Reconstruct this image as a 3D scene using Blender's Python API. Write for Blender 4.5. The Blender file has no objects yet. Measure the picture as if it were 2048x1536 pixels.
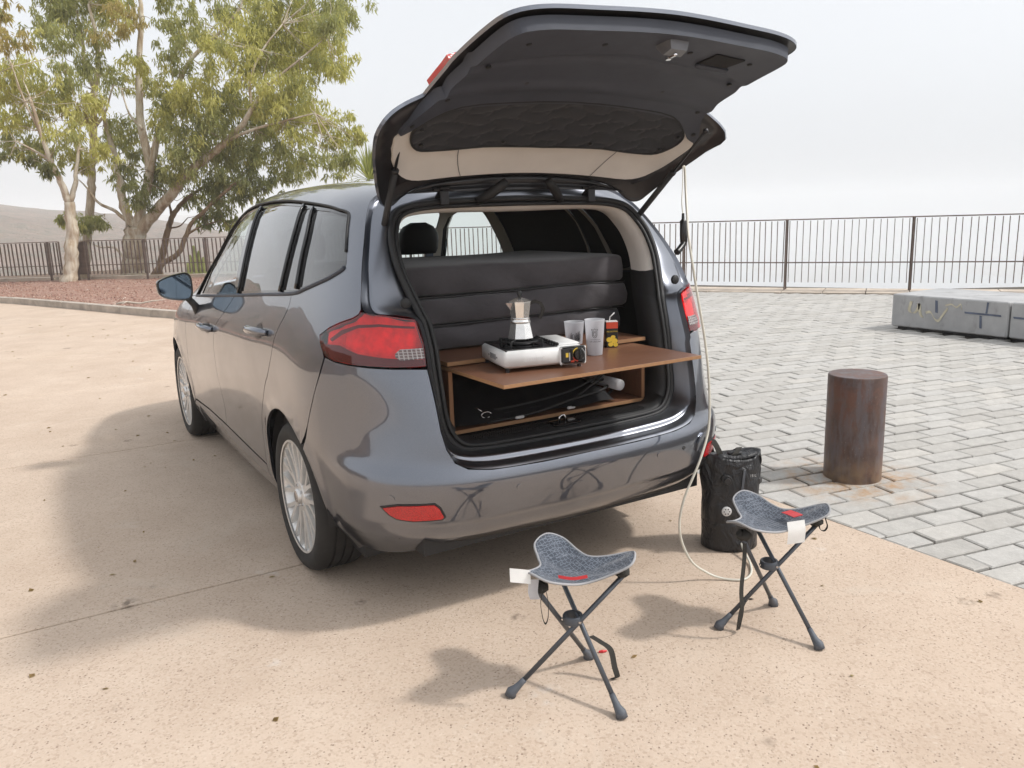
import bpy, math, random
import numpy as np
from mathutils import Vector, Matrix, geometry
random.seed(7); rng = np.random.default_rng(7)
SC = bpy.context.scene
COL = SC.collection
R = math.radians
# ------------------------------------------------------------------ camera, sky, sun, exposure
CAM_POS = (-1.810, -3.375, 1.4985)
cam = bpy.data.cameras.new('camera'); cam.sensor_width = 36.0; cam.lens = 28.536
cam.clip_start = 0.05; cam.clip_end = 20000
cam_o = bpy.data.objects.new('camera', cam); COL.objects.link(cam_o)
fw = Vector((0.50060, 0.84137, -0.20371)).normalized(); rt = Vector((0.85569, -0.51657, -0.03075)); up = rt.cross(fw)
cam_o.matrix_world = Matrix(((rt.x, up.x, -fw.x, CAM_POS[0]), (rt.y, up.y, -fw.y, CAM_POS[1]), (rt.z, up.z, -fw.z, CAM_POS[2]), (0, 0, 0, 1)))
SC.camera = cam_o
TO_SUN = Vector((0.70, -0.54, 1.0)).normalized()
SUN_EL = math.asin(TO_SUN.z); SUN_ROT = math.atan2(TO_SUN.x, TO_SUN.y)
world = bpy.data.worlds.new('World'); SC.world = world; world.use_nodes = True
wn = world.node_tree.nodes; wl = world.node_tree.links
for n_ in list(wn): wn.remove(n_)
sky = wn.new('ShaderNodeTexSky'); sky.sky_type = 'NISHITA'; sky.sun_disc = False
sky.sun_elevation = SUN_EL; sky.sun_rotation = SUN_ROT
sky.altitude = 500; sky.air_density = 1.0; sky.dust_density = 8.0; sky.ozone_density = 0.6
hs = wn.new('ShaderNodeHueSaturation'); hs.inputs['Saturation'].default_value = 0.16
veil = wn.new('ShaderNodeMixRGB'); veil.inputs[0].default_value = 0.55; veil.inputs[2].default_value = (6.95, 7.25, 7.65, 1)
bg = wn.new('ShaderNodeBackground'); bg.inputs[1].default_value = 0.131
wo = wn.new('ShaderNodeOutputWorld')
wl.new(sky.outputs[0], hs.inputs['Color']); wl.new(hs.outputs[0], veil.inputs[1]); wl.new(veil.outputs[0], bg.inputs[0]); wl.new(bg.outputs[0], wo.inputs[0])
sun = bpy.data.lights.new('sun', 'SUN'); sun.energy = 2.0; sun.angle = R(4.0); sun.color = (1.0, 0.965, 0.92)
sun_o = bpy.data.objects.new('sun', sun); COL.objects.link(sun_o)
sun_o.rotation_euler = TO_SUN.to_track_quat('Z', 'Y').to_euler(); sun_o.location = (20, -14, 22)
SC.view_settings.view_transform = 'Standard'; SC.view_settings.look = 'None'
SC.view_settings.exposure = 0.38; SC.view_settings.gamma = 1.0; SC.view_settings.use_curve_mapping = False
SC.render.engine = 'CYCLES'
cy = SC.cycles
cy.use_denoising = True; cy.max_bounces = 8; cy.transparent_max_bounces = 16; cy.volume_bounces = 4
cy.diffuse_bounces = 3; cy.glossy_bounces = 4; cy.transmission_bounces = 6
cy.caustics_reflective = False; cy.caustics_refractive = False

# ------------------------------------------------------------------ material helpers
class NT:
    def __init__(s, name):
        s.m = bpy.data.materials.new(name); s.m.use_nodes = True; s.t = s.m.node_tree
        for n in list(s.t.nodes): s.t.nodes.remove(n)
        s.out = s.new('ShaderNodeOutputMaterial')
    def new(s, typ, **kw):
        n = s.t.nodes.new(typ)
        for k, v in kw.items(): setattr(n, k, v)
        return n
    def put(s, sock, v):
        if hasattr(v, 'is_linked') or isinstance(v, bpy.types.NodeSocket): s.t.links.new(v, sock)
        elif isinstance(v, (tuple, list)): sock.default_value = tuple(v) + (1,) * (len(sock.default_value) - len(v))
        else: sock.default_value = v
    def coord(s, scale=1.0, obj=True):
        tc = s.new('ShaderNodeTexCoord'); mp = s.new('ShaderNodeMapping')
        s.t.links.new(tc.outputs['Object' if obj else 'Generated'], mp.inputs[0])
        mp.inputs['Scale'].default_value = (scale,) * 3 if not isinstance(scale, (tuple, list)) else scale
        return mp.outputs[0]
    def noise(s, vec, sc=5, det=4, rough=0.55, dist=0.0):
        n = s.new('ShaderNodeTexNoise'); s.put(n.inputs['Vector'], vec); n.inputs['Scale'].default_value = sc
        n.inputs['Detail'].default_value = det; n.inputs['Roughness'].default_value = rough; n.inputs['Distortion'].default_value = dist
        return n.outputs['Fac']
    def voro(s, vec, sc=5, feature='F1', out='Distance', rnd=1.0):
        n = s.new('ShaderNodeTexVoronoi'); n.feature = feature; s.put(n.inputs['Vector'], vec); n.inputs['Scale'].default_value = sc
        n.inputs['Randomness'].default_value = rnd
        return n.outputs[out]
    def ramp(s, fac, stops):
        n = s.new('ShaderNodeValToRGB'); s.put(n.inputs[0], fac); e = n.color_ramp.elements
        while len(e) < len(stops): e.new(0.5)
        for q, (p, c) in zip(e, stops):
            q.position = p; q.color = (c, c, c, 1) if not isinstance(c, (tuple, list)) else tuple(c) + (1,) * (4 - len(c))
        return n.outputs[0]
    def mix(s, fac, a, b, mode='MIX'):
        n = s.new('ShaderNodeMixRGB'); n.blend_type = mode
        s.put(n.inputs[0], fac); s.put(n.inputs[1], a); s.put(n.inputs[2], b); return n.outputs[0]
    def math(s, op, a, b=0.0):
        n = s.new('ShaderNodeMath'); n.operation = op; s.put(n.inputs[0], a); s.put(n.inputs[1], b); return n.outputs[0]
    def bump(s, h, strength=0.3, dist=0.01):
        n = s.new('ShaderNodeBump'); n.inputs['Strength'].default_value = strength; n.inputs['Distance'].default_value = dist
        s.put(n.inputs['Height'], h); return n.outputs[0]
    def pbr(s, col, rough=0.5, metal=0.0, coat=0.0, normal=None, spec=0.5, coat_rough=0.03, sheen=0.0, trans=0.0, alpha=None):
        p = s.new('ShaderNodeBsdfPrincipled')
        s.put(p.inputs['Base Color'], col); s.put(p.inputs['Roughness'], rough); s.put(p.inputs['Metallic'], metal)
        p.inputs['Specular IOR Level'].default_value = spec
        p.inputs['Coat Weight'].default_value = coat; p.inputs['Coat Roughness'].default_value = coat_rough
        p.inputs['Sheen Weight'].default_value = sheen; p.inputs['Transmission Weight'].default_value = trans
        if normal is not None: s.put(p.inputs['Normal'], normal)
        if alpha is not None: s.put(p.inputs['Alpha'], alpha)
        s.t.links.new(p.outputs[0], s.out.inputs[0]); return p
M = {}
def simple(name, col, rough=0.5, metal=0.0, var=0.12, vs=8, bump=0.0, bs=200, **kw):
    n = NT(name); c = n.coord()
    f = n.noise(c, vs, 3); dark = tuple(x * (1 - var) for x in col); lite = tuple(min(1, x * (1 + var)) for x in col)
    col_o = n.ramp(f, [(0.3, dark), (0.7, lite)])
    nm = n.bump(n.noise(c, bs, 2), bump, 0.002) if bump else None
    rr = n.math('ADD', n.math('MULTIPLY', n.noise(c, vs * 3, 3), 0.16 * rough), rough * 0.92)
    n.pbr(col_o, rr, metal, normal=nm, **kw); M[name] = n.m; return n.m
def glass(name, tint, refl=1.0, rough=0.0):
    n = NT(name); tr = n.new('ShaderNodeBsdfTransparent'); gl = n.new('ShaderNodeBsdfGlossy'); mx = n.new('ShaderNodeMixShader'); fr = n.new('ShaderNodeFresnel')
    tr.inputs[0].default_value = tuple(tint) + (1,); gl.inputs[0].default_value = (1, 1, 1, 1); gl.inputs['Roughness'].default_value = rough; bk = n.new('ShaderNodeNewGeometry'); n.put(fr.inputs[0], n.math('ADD', n.math('MULTIPLY', bk.outputs['Backfacing'], 1 / 1.52 - 1.52), 1.52))
    k = n.math('ADD', n.math('MULTIPLY', fr.outputs[0], refl), 0.02)
    n.put(mx.inputs[0], k); n.t.links.new(tr.outputs[0], mx.inputs[1]); n.t.links.new(gl.outputs[0], mx.inputs[2]); n.t.links.new(mx.outputs[0], n.out.inputs[0]); M[name] = n.m

# car paint: dark grey metallic under clear coat, faint dust
n = NT('car_paint'); c = n.coord()
fl = n.noise(c, 900, 2); dust = n.ramp(n.noise(c, 3.0, 5), [(0.45, 0.0), (0.8, 1.0)])
col = n.mix(n.math('MULTIPLY', dust, 0.05), n.ramp(fl, [(0.3, (0.078, 0.088, 0.116)), (0.7, (0.125, 0.140, 0.178))]), (0.38, 0.35, 0.32))
n.pbr(col, n.math('ADD', n.math('MULTIPLY', dust, 0.1), 0.29), 0.95, coat=1.0, coat_rough=0.008).inputs['Coat IOR'].default_value = 2.1; M['paint'] = n.m
m2_ = n.m.copy(); m2_.name = 'car_paint_satin'; [q for q in m2_.node_tree.nodes if q.type == 'BSDF_PRINCIPLED'][0].inputs['Coat Roughness'].default_value = 0.30; M['paint_satin'] = m2_
simple('paint_inner', (0.030, 0.029, 0.032), 0.38, 0.3, coat=0.35, coat_rough=0.25)
simple('black_gloss', (0.008, 0.008, 0.009), 0.08, 0, coat=0.6)
simple('black_plastic', (0.018, 0.018, 0.019), 0.55, bump=0.25, bs=600)
simple('trim_grey', (0.048, 0.055, 0.074), 0.58, bump=0.35, bs=500)
simple('rubber', (0.014, 0.014, 0.015), 0.6, bump=0.15)
simple('tyre', (0.020, 0.019, 0.018), 0.78, var=0.25, vs=14, bump=0.3, bs=150)
simple('beige', (0.68, 0.65, 0.61), 0.7, var=0.05, bump=0.2, bs=700)
simple('headliner', (0.40, 0.36, 0.31), 0.9, var=0.05, bump=0.3, bs=500)
simple('carpet', (0.016, 0.016, 0.018), 0.95, bump=0.5, bs=400)
simple('alloy', (0.76, 0.75, 0.73), 0.34, 0.6, var=0.08, vs=20)
simple('steel', (0.55, 0.55, 0.56), 0.25, 1.0)
simple('latch_grey', (0.16, 0.165, 0.18), 0.35, 0.3)
simple('chrome', (0.75, 0.75, 0.76), 0.08, 1.0)
simple('alu_polished', (0.84, 0.83, 0.81), 0.24, 0.85, var=0.06, vs=30)
simple('dark_metal', (0.04, 0.04, 0.043), 0.4, 0.6)
simple('stool_tube', (0.085, 0.094, 0.110), 0.38, 0.5)
simple('stool_foot', (0.085, 0.094, 0.110), 0.6)
simple('webbing', (0.030, 0.028, 0.024), 0.9, bump=0.5, bs=900)
simple('piping', (0.33, 0.33, 0.34), 0.8, bump=0.4, bs=900)
simple('white_metal', (0.78, 0.78, 0.77), 0.32, 0, coat=0.3)
simple('white_paper', (0.82, 0.82, 0.80), 0.8)
simple('red_plastic', (0.55, 0.03, 0.035), 0.45)
simple('black_knob', (0.012, 0.012, 0.012), 0.3)
simple('decal_red', (0.65, 0.07, 0.03), 0.4); simple('decal_yellow', (0.80, 0.55, 0.06), 0.4)
simple('decal_grey', (0.60, 0.60, 0.60), 0.5); simple('ink', (0.03, 0.03, 0.035), 0.6)
simple('faint_print', (0.68, 0.68, 0.68), 0.4)
simple('quilt', (0.012, 0.013, 0.018), 0.75, bump=0.3, bs=900, sheen=0.15)
n = NT('bag_black'); c = n.coord((1, 1, 0.6)); n.pbr((0.013, 0.013, 0.015), n.ramp(n.noise(c, 30, 3), [(0.3, 0.30), (0.7, 0.48)]), normal=n.bump(n.noise(c, 17, 4, 0.55, 1.2), 0.8, 0.03)); M['bag_black'] = n.m
simple('mat_black', (0.006, 0.006, 0.008), 0.65, bump=0.3, bs=60)
simple('tan_print', (0.40, 0.36, 0.30), 0.8)
n = NT('clear_reflector'); c = n.coord(); w = n.new('ShaderNodeTexWave'); w.bands_direction = 'Z'; n.put(w.inputs[0], c); w.inputs['Scale'].default_value = 32; w2 = n.new('ShaderNodeTexWave'); w2.bands_direction = 'X'; n.put(w2.inputs[0], c); w2.inputs['Scale'].default_value = 22
gl_ = n.math('MAXIMUM', n.ramp(w.outputs[1], [(0.75, 0.0), (0.95, 1.0)]), n.ramp(w2.outputs[1], [(0.75, 0.0), (0.95, 1.0)])); n.pbr(n.mix(gl_, (0.13, 0.09, 0.088), (0.36, 0.33, 0.32)), 0.15, 0.3, coat=0.6); M['clear_reflector'] = n.m
simple('smoked', (0.05, 0.012, 0.012), 0.2)
simple('mirror', (0.22, 0.29, 0.36), 0.02, 1.0, var=0.0)
simple('lamp_red_inner', (0.92, 0.03, 0.035), 0.40, 0.0, var=0.3, vs=30, bump=0.8, bs=160)
glass('glass_clear', (0.82, 0.88, 0.85), 1.0)
glass('glass_tint', (0.055, 0.058, 0.062), 1.6)
glass('lens_red', (0.95, 0.10, 0.11), 1.1)
glass('lens_clear', (0.9, 0.9, 0.9), 0.9)
# reflector red (bumper)
n = NT('reflector_red'); c = n.coord(); n.pbr(n.ramp(n.voro(c, 260), [(0.2, (0.62, 0.01, 0.012)), (0.7, (0.36, 0.004, 0.006))]), 0.12, coat=0.8, normal=n.bump(n.voro(c, 260), 0.4, 0.002)); M['reflector_red'] = n.m
# frosted polypropylene
n = NT('frosted'); c = n.coord(); tl = n.new('ShaderNodeBsdfTranslucent'); tl.inputs[0].default_value = (0.86, 0.87, 0.90, 1); p = n.pbr((0.80, 0.81, 0.84), 0.38, normal=n.bump(n.noise(c, 300, 2), 0.08, 0.001)); tp_ = n.new('ShaderNodeBsdfTransparent'); tp_.inputs[0].default_value = (0.9, 0.9, 0.92, 1)
mx = n.new('ShaderNodeMixShader'); mx.inputs[0].default_value = 0.5; n.t.links.new(p.outputs[0], mx.inputs[1]); n.t.links.new(tl.outputs[0], mx.inputs[2])
mx2 = n.new('ShaderNodeMixShader'); mx2.inputs[0].default_value = 0.14; n.t.links.new(mx.outputs[0], mx2.inputs[1]); n.t.links.new(tp_.outputs[0], mx2.inputs[2]); n.t.links.new(mx2.outputs[0], n.out.inputs[0]); M['frosted'] = n.m
# hose: milky pvc
simple('hose', (0.62, 0.60, 0.52), 0.3, coat=0.3)
# film faced plywood face + edge
n = NT('plywood_face'); c = n.coord((3, 14, 3)); g = n.noise(c, 9, 5, 0.6, 0.6); sc_ = n.ramp(n.noise(n.coord((40, 160, 40)), 2, 3), [(0.70, 0.0), (0.78, 1.0)])
col = n.mix(n.math('MULTIPLY', sc_, 0.35), n.ramp(g, [(0.25, (0.120, 0.050, 0.027)), (0.75, (0.200, 0.092, 0.050))]), (0.48, 0.33, 0.22))
n.pbr(col, n.ramp(g, [(0.3, 0.36), (0.7, 0.5)]), coat=0.25, coat_rough=0.2); M['ply_face'] = n.m
n = NT('plywood_edge'); c = n.coord(); w = n.new('ShaderNodeTexWave'); w.bands_direction = 'Z'; n.put(w.inputs[0], c); w.inputs['Scale'].default_value = 75; w.inputs['Distortion'].default_value = 0.6
n.pbr(n.mix(n.math('MULTIPLY', n.noise(n.coord((6, 6, 40)), 12, 4), 0.5), n.ramp(w.outputs[1], [(0.2, (0.23, 0.11, 0.05)), (0.8, (0.46, 0.27, 0.13))]), (0.20, 0.09, 0.04)), 0.65); M['ply_edge'] = n.m
n = NT('plywood_edge_upright'); c = n.coord(); w = n.new('ShaderNodeTexWave'); w.bands_direction = 'X'; n.put(w.inputs[0], c); w.inputs['Scale'].default_value = 75; w.inputs['Distortion'].default_value = 0.6
n.pbr(n.mix(n.math('MULTIPLY', n.noise(n.coord((40, 6, 6)), 12, 4), 0.5), n.ramp(w.outputs[1], [(0.2, (0.20, 0.09, 0.042)), (0.8, (0.40, 0.22, 0.11))]), (0.18, 0.08, 0.04)), 0.65); M['ply_edge_v'] = n.m
# cushion fabric
n = NT('cushion_fabric'); c = n.coord(); wv = n.noise(n.coord((1, 1, 1)), 900, 1); wr = n.noise(n.coord((1.0, 1, 2.2)), 7, 3, 0.5, 0.8)
n.pbr(n.ramp(n.noise(c, 5, 4), [(0.3, (0.058, 0.053, 0.058)), (0.7, (0.085, 0.079, 0.085))]), 0.86, spec=0.25, sheen=0.25, normal=n.bump(n.math('ADD', n.math('MULTIPLY', wv, 0.05), wr), 0.35, 0.02)); M['cushion'] = n.m
# stool seat fabric: petal pattern of pale short strokes on slate
n = NT('stool_fabric'); c = n.coord(); e = n.voro(c, 78, 'DISTANCE_TO_EDGE', rnd=0.35); e2 = n.voro(n.coord(), 150, 'F1', rnd=0.3)
pat = n.math('MULTIPLY', n.ramp(e, [(0.05, 1.0), (0.12, 0.0)]), n.ramp(e2, [(0.30, 0.0), (0.42, 1.0)]))
n.pbr(n.mix(pat, (0.050, 0.060, 0.080), (0.150, 0.170, 0.205)), 0.85, sheen=0.2, normal=n.bump(n.noise(c, 800, 1), 0.3, 0.002)); M['stool_fabric'] = n.m

# ---- ground materials
n = NT('concrete_ground'); c = n.coord()
big = n.noise(c, 0.35, 5, 0.6); mid = n.noise(c, 2.2, 5, 0.65); fine = n.noise(c, 95, 3, 0.7)
base = n.ramp(mid, [(0.25, (0.465, 0.360, 0.280)), (0.55, (0.542, 0.434, 0.346)), (0.8, (0.604, 0.497, 0.406))])
base = n.mix(n.ramp(big, [(0.35, 0.0), (0.75, 0.45)]), base, (0.56, 0.44, 0.335))
agg = n.voro(c, 130, 'F1', 'Color'); aggv = n.new('ShaderNodeSeparateColor'); n.put(aggv.inputs[0], agg)
base = n.mix(n.ramp(aggv.outputs[0], [(0.0, 0.40), (0.40, 0.0), (0.82, 0.0), (1.0, 0.36)]), base, n.ramp(aggv.outputs[1], [(0.0, (0.20, 0.13, 0.09)), (0.5, (0.34, 0.24, 0.17)), (1.0, (0.66, 0.58, 0.49))]))
pits = n.ramp(n.voro(c, 58, 'F1', rnd=1.0), [(0.12, 1.0), (0.22, 0.0)]); pitm = n.math('MULTIPLY', pits, n.ramp(n.noise(c, 22, 3), [(0.44, 0.0), (0.60, 0.75)]))
base = n.mix(pitm, base, (0.16, 0.105, 0.075))
st = n.math('MULTIPLY', n.ramp(n.voro(c, 2.6, 'F1'), [(0.055, 1.0), (0.10, 0.0)]), n.ramp(n.noise(c, 30, 3), [(0.40, 0.0), (0.60, 0.75)]))
base = n.mix(st, base, (0.19, 0.145, 0.11))
pt = n.noise(c, 0.9, 6, 0.7, 0.5); base = n.mix(n.ramp(pt, [(0.50, 0.0), (0.68, 0.34)]), base, (0.40, 0.30, 0.225)); base = n.mix(n.ramp(n.noise(c, 1.6, 5, 0.7, 0.8), [(0.58, 0.0), (0.72, 0.30)]), base, (0.60, 0.54, 0.46))
st_b = n.math('MULTIPLY', n.ramp(n.voro(c, 1.1, 'F1'), [(0.03, 1.0), (0.075, 0.0)]), n.ramp(n.noise(c, 24, 4), [(0.40, 0.0), (0.55, 0.8)])); base = n.mix(st_b, base, (0.15, 0.115, 0.09))
wst = n.math('MULTIPLY', n.ramp(n.voro(n.coord((1.0, 1.0, 1.0)), 1.7, 'F1'), [(0.05, 1.0), (0.13, 0.0)]), n.ramp(n.noise(c, 17, 3), [(0.52, 0.0), (0.66, 0.5)]))
base = n.mix(wst, base, (0.64, 0.60, 0.56))
bmp = n.bump(n.math('ADD', n.math('MULTIPLY', fine, 0.6), n.math('MULTIPLY', pits, -0.8)), 0.55, 0.004)
n.pbr(base, n.ramp(mid, [(0.3, 0.82), (0.7, 0.94)]), normal=bmp, spec=0.3); M['concrete_ground'] = n.m
n = NT('paver_stone'); c = n.coord(); oi = n.new('ShaderNodeObjectInfo'); geo = n.new('ShaderNodeNewGeometry')
isl = n.math('ADD', n.math('MULTIPLY', geo.outputs['Random Per Island'], 1.0), 0.0)
vv = n.math('FRACT', n.math('ADD', isl, oi.outputs['Random']))
tc = n.new('ShaderNodeNewGeometry'); pos = tc.outputs['Position']
base = n.ramp(vv, [(0.0, (0.415, 0.395, 0.365)), (0.4, (0.455, 0.438, 0.408)), (0.75, (0.475, 0.46, 0.435)), (1.0, (0.51, 0.485, 0.445))])
base = n.mix(n.ramp(n.noise(pos, 12, 5, 0.7), [(0.35, 0.35), (0.65, 0.0)]), base, (0.25, 0.24, 0.225))
base = n.mix(n.ramp(n.noise(pos, 46, 3, 0.7), [(0.55, 0.0), (0.75, 0.4)]), base, (0.58, 0.57, 0.55))
mp = n.new('ShaderNodeMapping'); n.put(mp.inputs[0], pos); mp.inputs['Location'].default_value = (-2.02, 0.62, 0); mp.inputs['Scale'].default_value = (1, 1, 0.2)
gr = n.new('ShaderNodeVectorMath'); gr.operation = 'LENGTH'; n.put(gr.inputs[0], mp.outputs[0])
rust = n.math('MULTIPLY', n.ramp(gr.outputs['Value'], [(0.20, 0.85), (0.50, 0.0)]), n.ramp(n.noise(pos, 7, 4, 0.7), [(0.42, 0.0), (0.62, 1.0)]))
base = n.mix(rust, base, (0.40, 0.24, 0.12))
n.pbr(base, 0.85, normal=n.bump(n.noise(pos, 60, 4, 0.7), 0.5, 0.006), spec=0.3); M['paver'] = n.m
simple('joint_sand', (0.080, 0.068, 0.054), 0.95, var=0.4, vs=30)
simple('slab_joint', (0.13, 0.085, 0.055), 0.95, var=0.3, vs=30)
simple('kerb_concrete', (0.40, 0.35, 0.30), 0.9, var=0.25, vs=4, bump=0.6, bs=60)
simple('pale_stone', (0.52, 0.44, 0.36), 0.9, var=0.2, vs=3, bump=0.5, bs=50)
# red volcanic gravel
n = NT('red_gravel'); c = n.coord(); vc = n.voro(c, 26, 'F1', 'Color'); sv_ = n.new('ShaderNodeSeparateColor'); n.put(sv_.inputs[0], vc)
base = n.ramp(sv_.outputs[0], [(0.0, (0.21, 0.105, 0.078)), (0.5, (0.33, 0.185, 0.14)), (0.85, (0.41, 0.26, 0.20)), (0.97, (0.48, 0.36, 0.29)), (1.0, (0.66, 0.58, 0.50))])
n.pbr(n.mix(n.ramp(n.noise(c, 1.3, 4), [(0.4, 0.0), (0.7, 0.4)]), base, (0.34, 0.19, 0.13)), 0.95, normal=n.bump(n.voro(c, 26), 1.0, 0.03)); M['red_gravel'] = n.m
# terrain
n = NT('dry_hill'); c = n.coord(); a = n.noise(c, 0.012, 8, 0.65); b = n.noise(c, 0.09, 6, 0.7); sc2 = n.voro(c, 0.22, 'F1')
base = n.ramp(a, [(0.3, (0.15, 0.095, 0.065)), (0.55, (0.22, 0.145, 0.10)), (0.8, (0.30, 0.21, 0.15))])
base = n.mix(n.ramp(b, [(0.45, 0.0), (0.62, 0.75)]), base, (0.10, 0.09, 0.05)); base = n.mix(n.ramp(sc2, [(0.1, 0.6), (0.4, 0.0)]), base, (0.07, 0.075, 0.04))
n.pbr(base, 0.95, normal=n.bump(b, 1.0, 6.0)); M['dry_hill'] = n.m
simple('sea', (0.10, 0.16, 0.20), 0.25, var=0.1, vs=0.01)
# corten / rusty iron
n = NT('rusty_steel'); c = n.coord(); a = n.noise(c, 9, 6, 0.65); b = n.noise(n.coord((1, 1, 0.25)), 16, 5, 0.7)
base = n.ramp(a, [(0.25, (0.060, 0.038, 0.032)), (0.5, (0.108, 0.066, 0.054)), (0.72, (0.150, 0.100, 0.078)), (0.9, (0.21, 0.145, 0.105))])
base = n.mix(n.ramp(n.noise(c, 4.2, 5, 0.7), [(0.46, 0.0), (0.60, 0.7)]), base, (0.165, 0.075, 0.052)); base = n.mix(n.ramp(b, [(0.46, 0.0), (0.62, 0.75)]), base, (0.135, 0.120, 0.130)); base = n.mix(n.ramp(n.voro(c, 38), [(0.05, 0.5), (0.11, 0.0)]), base, (0.30, 0.24, 0.19))
sp = n.new('ShaderNodeSeparateXYZ'); n.put(sp.inputs[0], c)
base = n.mix(n.math('MULTIPLY', n.ramp(sp.outputs[2], [(0.02, 1.0), (0.16, 0.0)]), n.ramp(n.noise(c, 14, 4), [(0.35, 0.1), (0.65, 0.8)])), base, (0.27, 0.185, 0.11))
n.pbr(base, n.ramp(a, [(0.3, 0.38), (0.7, 0.62)]), 0.25, normal=n.bump(a, 0.25, 0.01)); M['rusty'] = n.m
simple('fence_rust', (0.185, 0.140, 0.118), 0.75, 0.2, var=0.3, vs=6, bump=0.3, bs=80)
# bench concrete
n = NT('bench_concrete'); c = n.coord(); a = n.noise(c, 2.5, 6, 0.65); b = n.noise(n.coord((1, 1, 0.4)), 5, 5, 0.7)
base = n.ramp(a, [(0.3, (0.32, 0.32, 0.325)), (0.6, (0.41, 0.41, 0.41)), (0.85, (0.49, 0.485, 0.475))]); base = n.mix(n.ramp(b, [(0.55, 0.0), (0.7, 0.5)]), base, (0.14, 0.135, 0.12))
n.pbr(base, 0.88, normal=n.bump(n.noise(c, 50, 4), 0.4, 0.006)); M['bench'] = n.m
simple('graffiti_cream', (0.52, 0.48, 0.36), 0.8, var=0.2, vs=20); simple('graffiti_slate', (0.10, 0.12, 0.17), 0.8, var=0.3, vs=10); simple('graffiti_wash', (0.20, 0.22, 0.26), 0.85, var=0.3, vs=6)
# bark and leaves
n = NT('eucalyptus_bark'); c = n.coord((2.2, 2.2, 0.55)); a = n.noise(c, 2.4, 6, 0.65, 0.4)
base = n.ramp(a, [(0.30, (0.26, 0.18, 0.115)), (0.46, (0.44, 0.35, 0.25)), (0.56, (0.58, 0.52, 0.42)), (0.75, (0.66, 0.62, 0.53))])
n.pbr(base, 0.8, normal=n.bump(a, 0.6, 0.04)); M['bark'] = n.m
n = NT('eucalyptus_bark_brown'); c = n.coord((2.2, 2.2, 0.45)); a = n.noise(c, 3.0, 6, 0.65, 0.4)
n.pbr(n.ramp(a, [(0.30, (0.12, 0.075, 0.045)), (0.5, (0.24, 0.16, 0.095)), (0.7, (0.38, 0.29, 0.19))]), 0.85, normal=n.bump(a, 0.8, 0.04)); M['bark2'] = n.m
def leaf(name, c0, c1):
    n = NT(name); geo = n.new('ShaderNodeNewGeometry'); colr = n.mix(geo.outputs['Random Per Island'], c0, c1)
    p = n.pbr(colr, 0.5, spec=0.4); t = n.new('ShaderNodeBsdfTranslucent'); n.put(t.inputs[0], n.mix(0.5, colr, (0.50, 0.50, 0.10))); mx = n.new('ShaderNodeMixShader'); mx.inputs[0].default_value = 0.52
    n.t.links.new(p.outputs[0], mx.inputs[1]); n.t.links.new(t.outputs[0], mx.inputs[2]); n.t.links.new(mx.outputs[0], n.out.inputs[0]); M[name] = n.m
leaf('leaf0', (0.50, 0.49, 0.14), (0.70, 0.66, 0.25)); leaf('leaf1', (0.27, 0.30, 0.12), (0.46, 0.45, 0.19))
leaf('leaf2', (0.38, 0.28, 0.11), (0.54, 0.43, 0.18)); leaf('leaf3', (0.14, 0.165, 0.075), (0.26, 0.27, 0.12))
leaf('palm_leaf', (0.20, 0.24, 0.07), (0.34, 0.36, 0.13)); leaf('dry_leaf', (0.16, 0.09, 0.04), (0.30, 0.19, 0.10)); simple('cactus', (0.26, 0.28, 0.10), 0.7, var=0.3, vs=5)
simple('dead_wood', (0.50, 0.44, 0.37), 0.9)

# ------------------------------------------------------------------ mesh helpers
def mk(name, V, F, mat, parent=None, smooth=False, normals=None):
    me = bpy.data.meshes.new(name); me.from_pydata([tuple(map(float, v)) for v in V], [], [tuple(int(i) for i in f) for f in F])
    mats = mat if isinstance(mat, (list, tuple)) else [mat]
    for m_ in mats: me.materials.append(M[m_] if isinstance(m_, str) else m_)
    if smooth: me.polygons.foreach_set('use_smooth', [True] * len(me.polygons))
    me.update()
    if normals is not None: me.normals_split_custom_set_from_vertices([tuple(map(float, q)) for q in normals])
    return link(name, me, parent)
def link(name, me, parent=None):
    o = bpy.data.objects.new(name, me); COL.objects.link(o)
    if parent is not None:
        o.parent = parent
        if parent.get('_loc') is not None:
            o.matrix_parent_inverse = Matrix.Translation(Vector(parent['_loc'])).inverted()
    return o
def tag(o, label=None, cat=None, group=None, kind=None):
    if label: o['label'] = label
    if cat: o['category'] = cat
    if group: o['group'] = group
    if kind: o['kind'] = kind
    return o
def thing(name, label, cat, loc=(0, 0, 0), group=None, rz=0.0, world=True):
    """an Empty at the thing's base; world=True: parts are modelled in world coordinates"""
    o = bpy.data.objects.new(name, None); COL.objects.link(o); o.empty_display_size = 0.1
    o.location = loc; o.rotation_euler = (0, 0, rz)
    if world: o['_loc'] = tuple(map(float, loc))
    return tag(o, label, cat, group)
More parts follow.
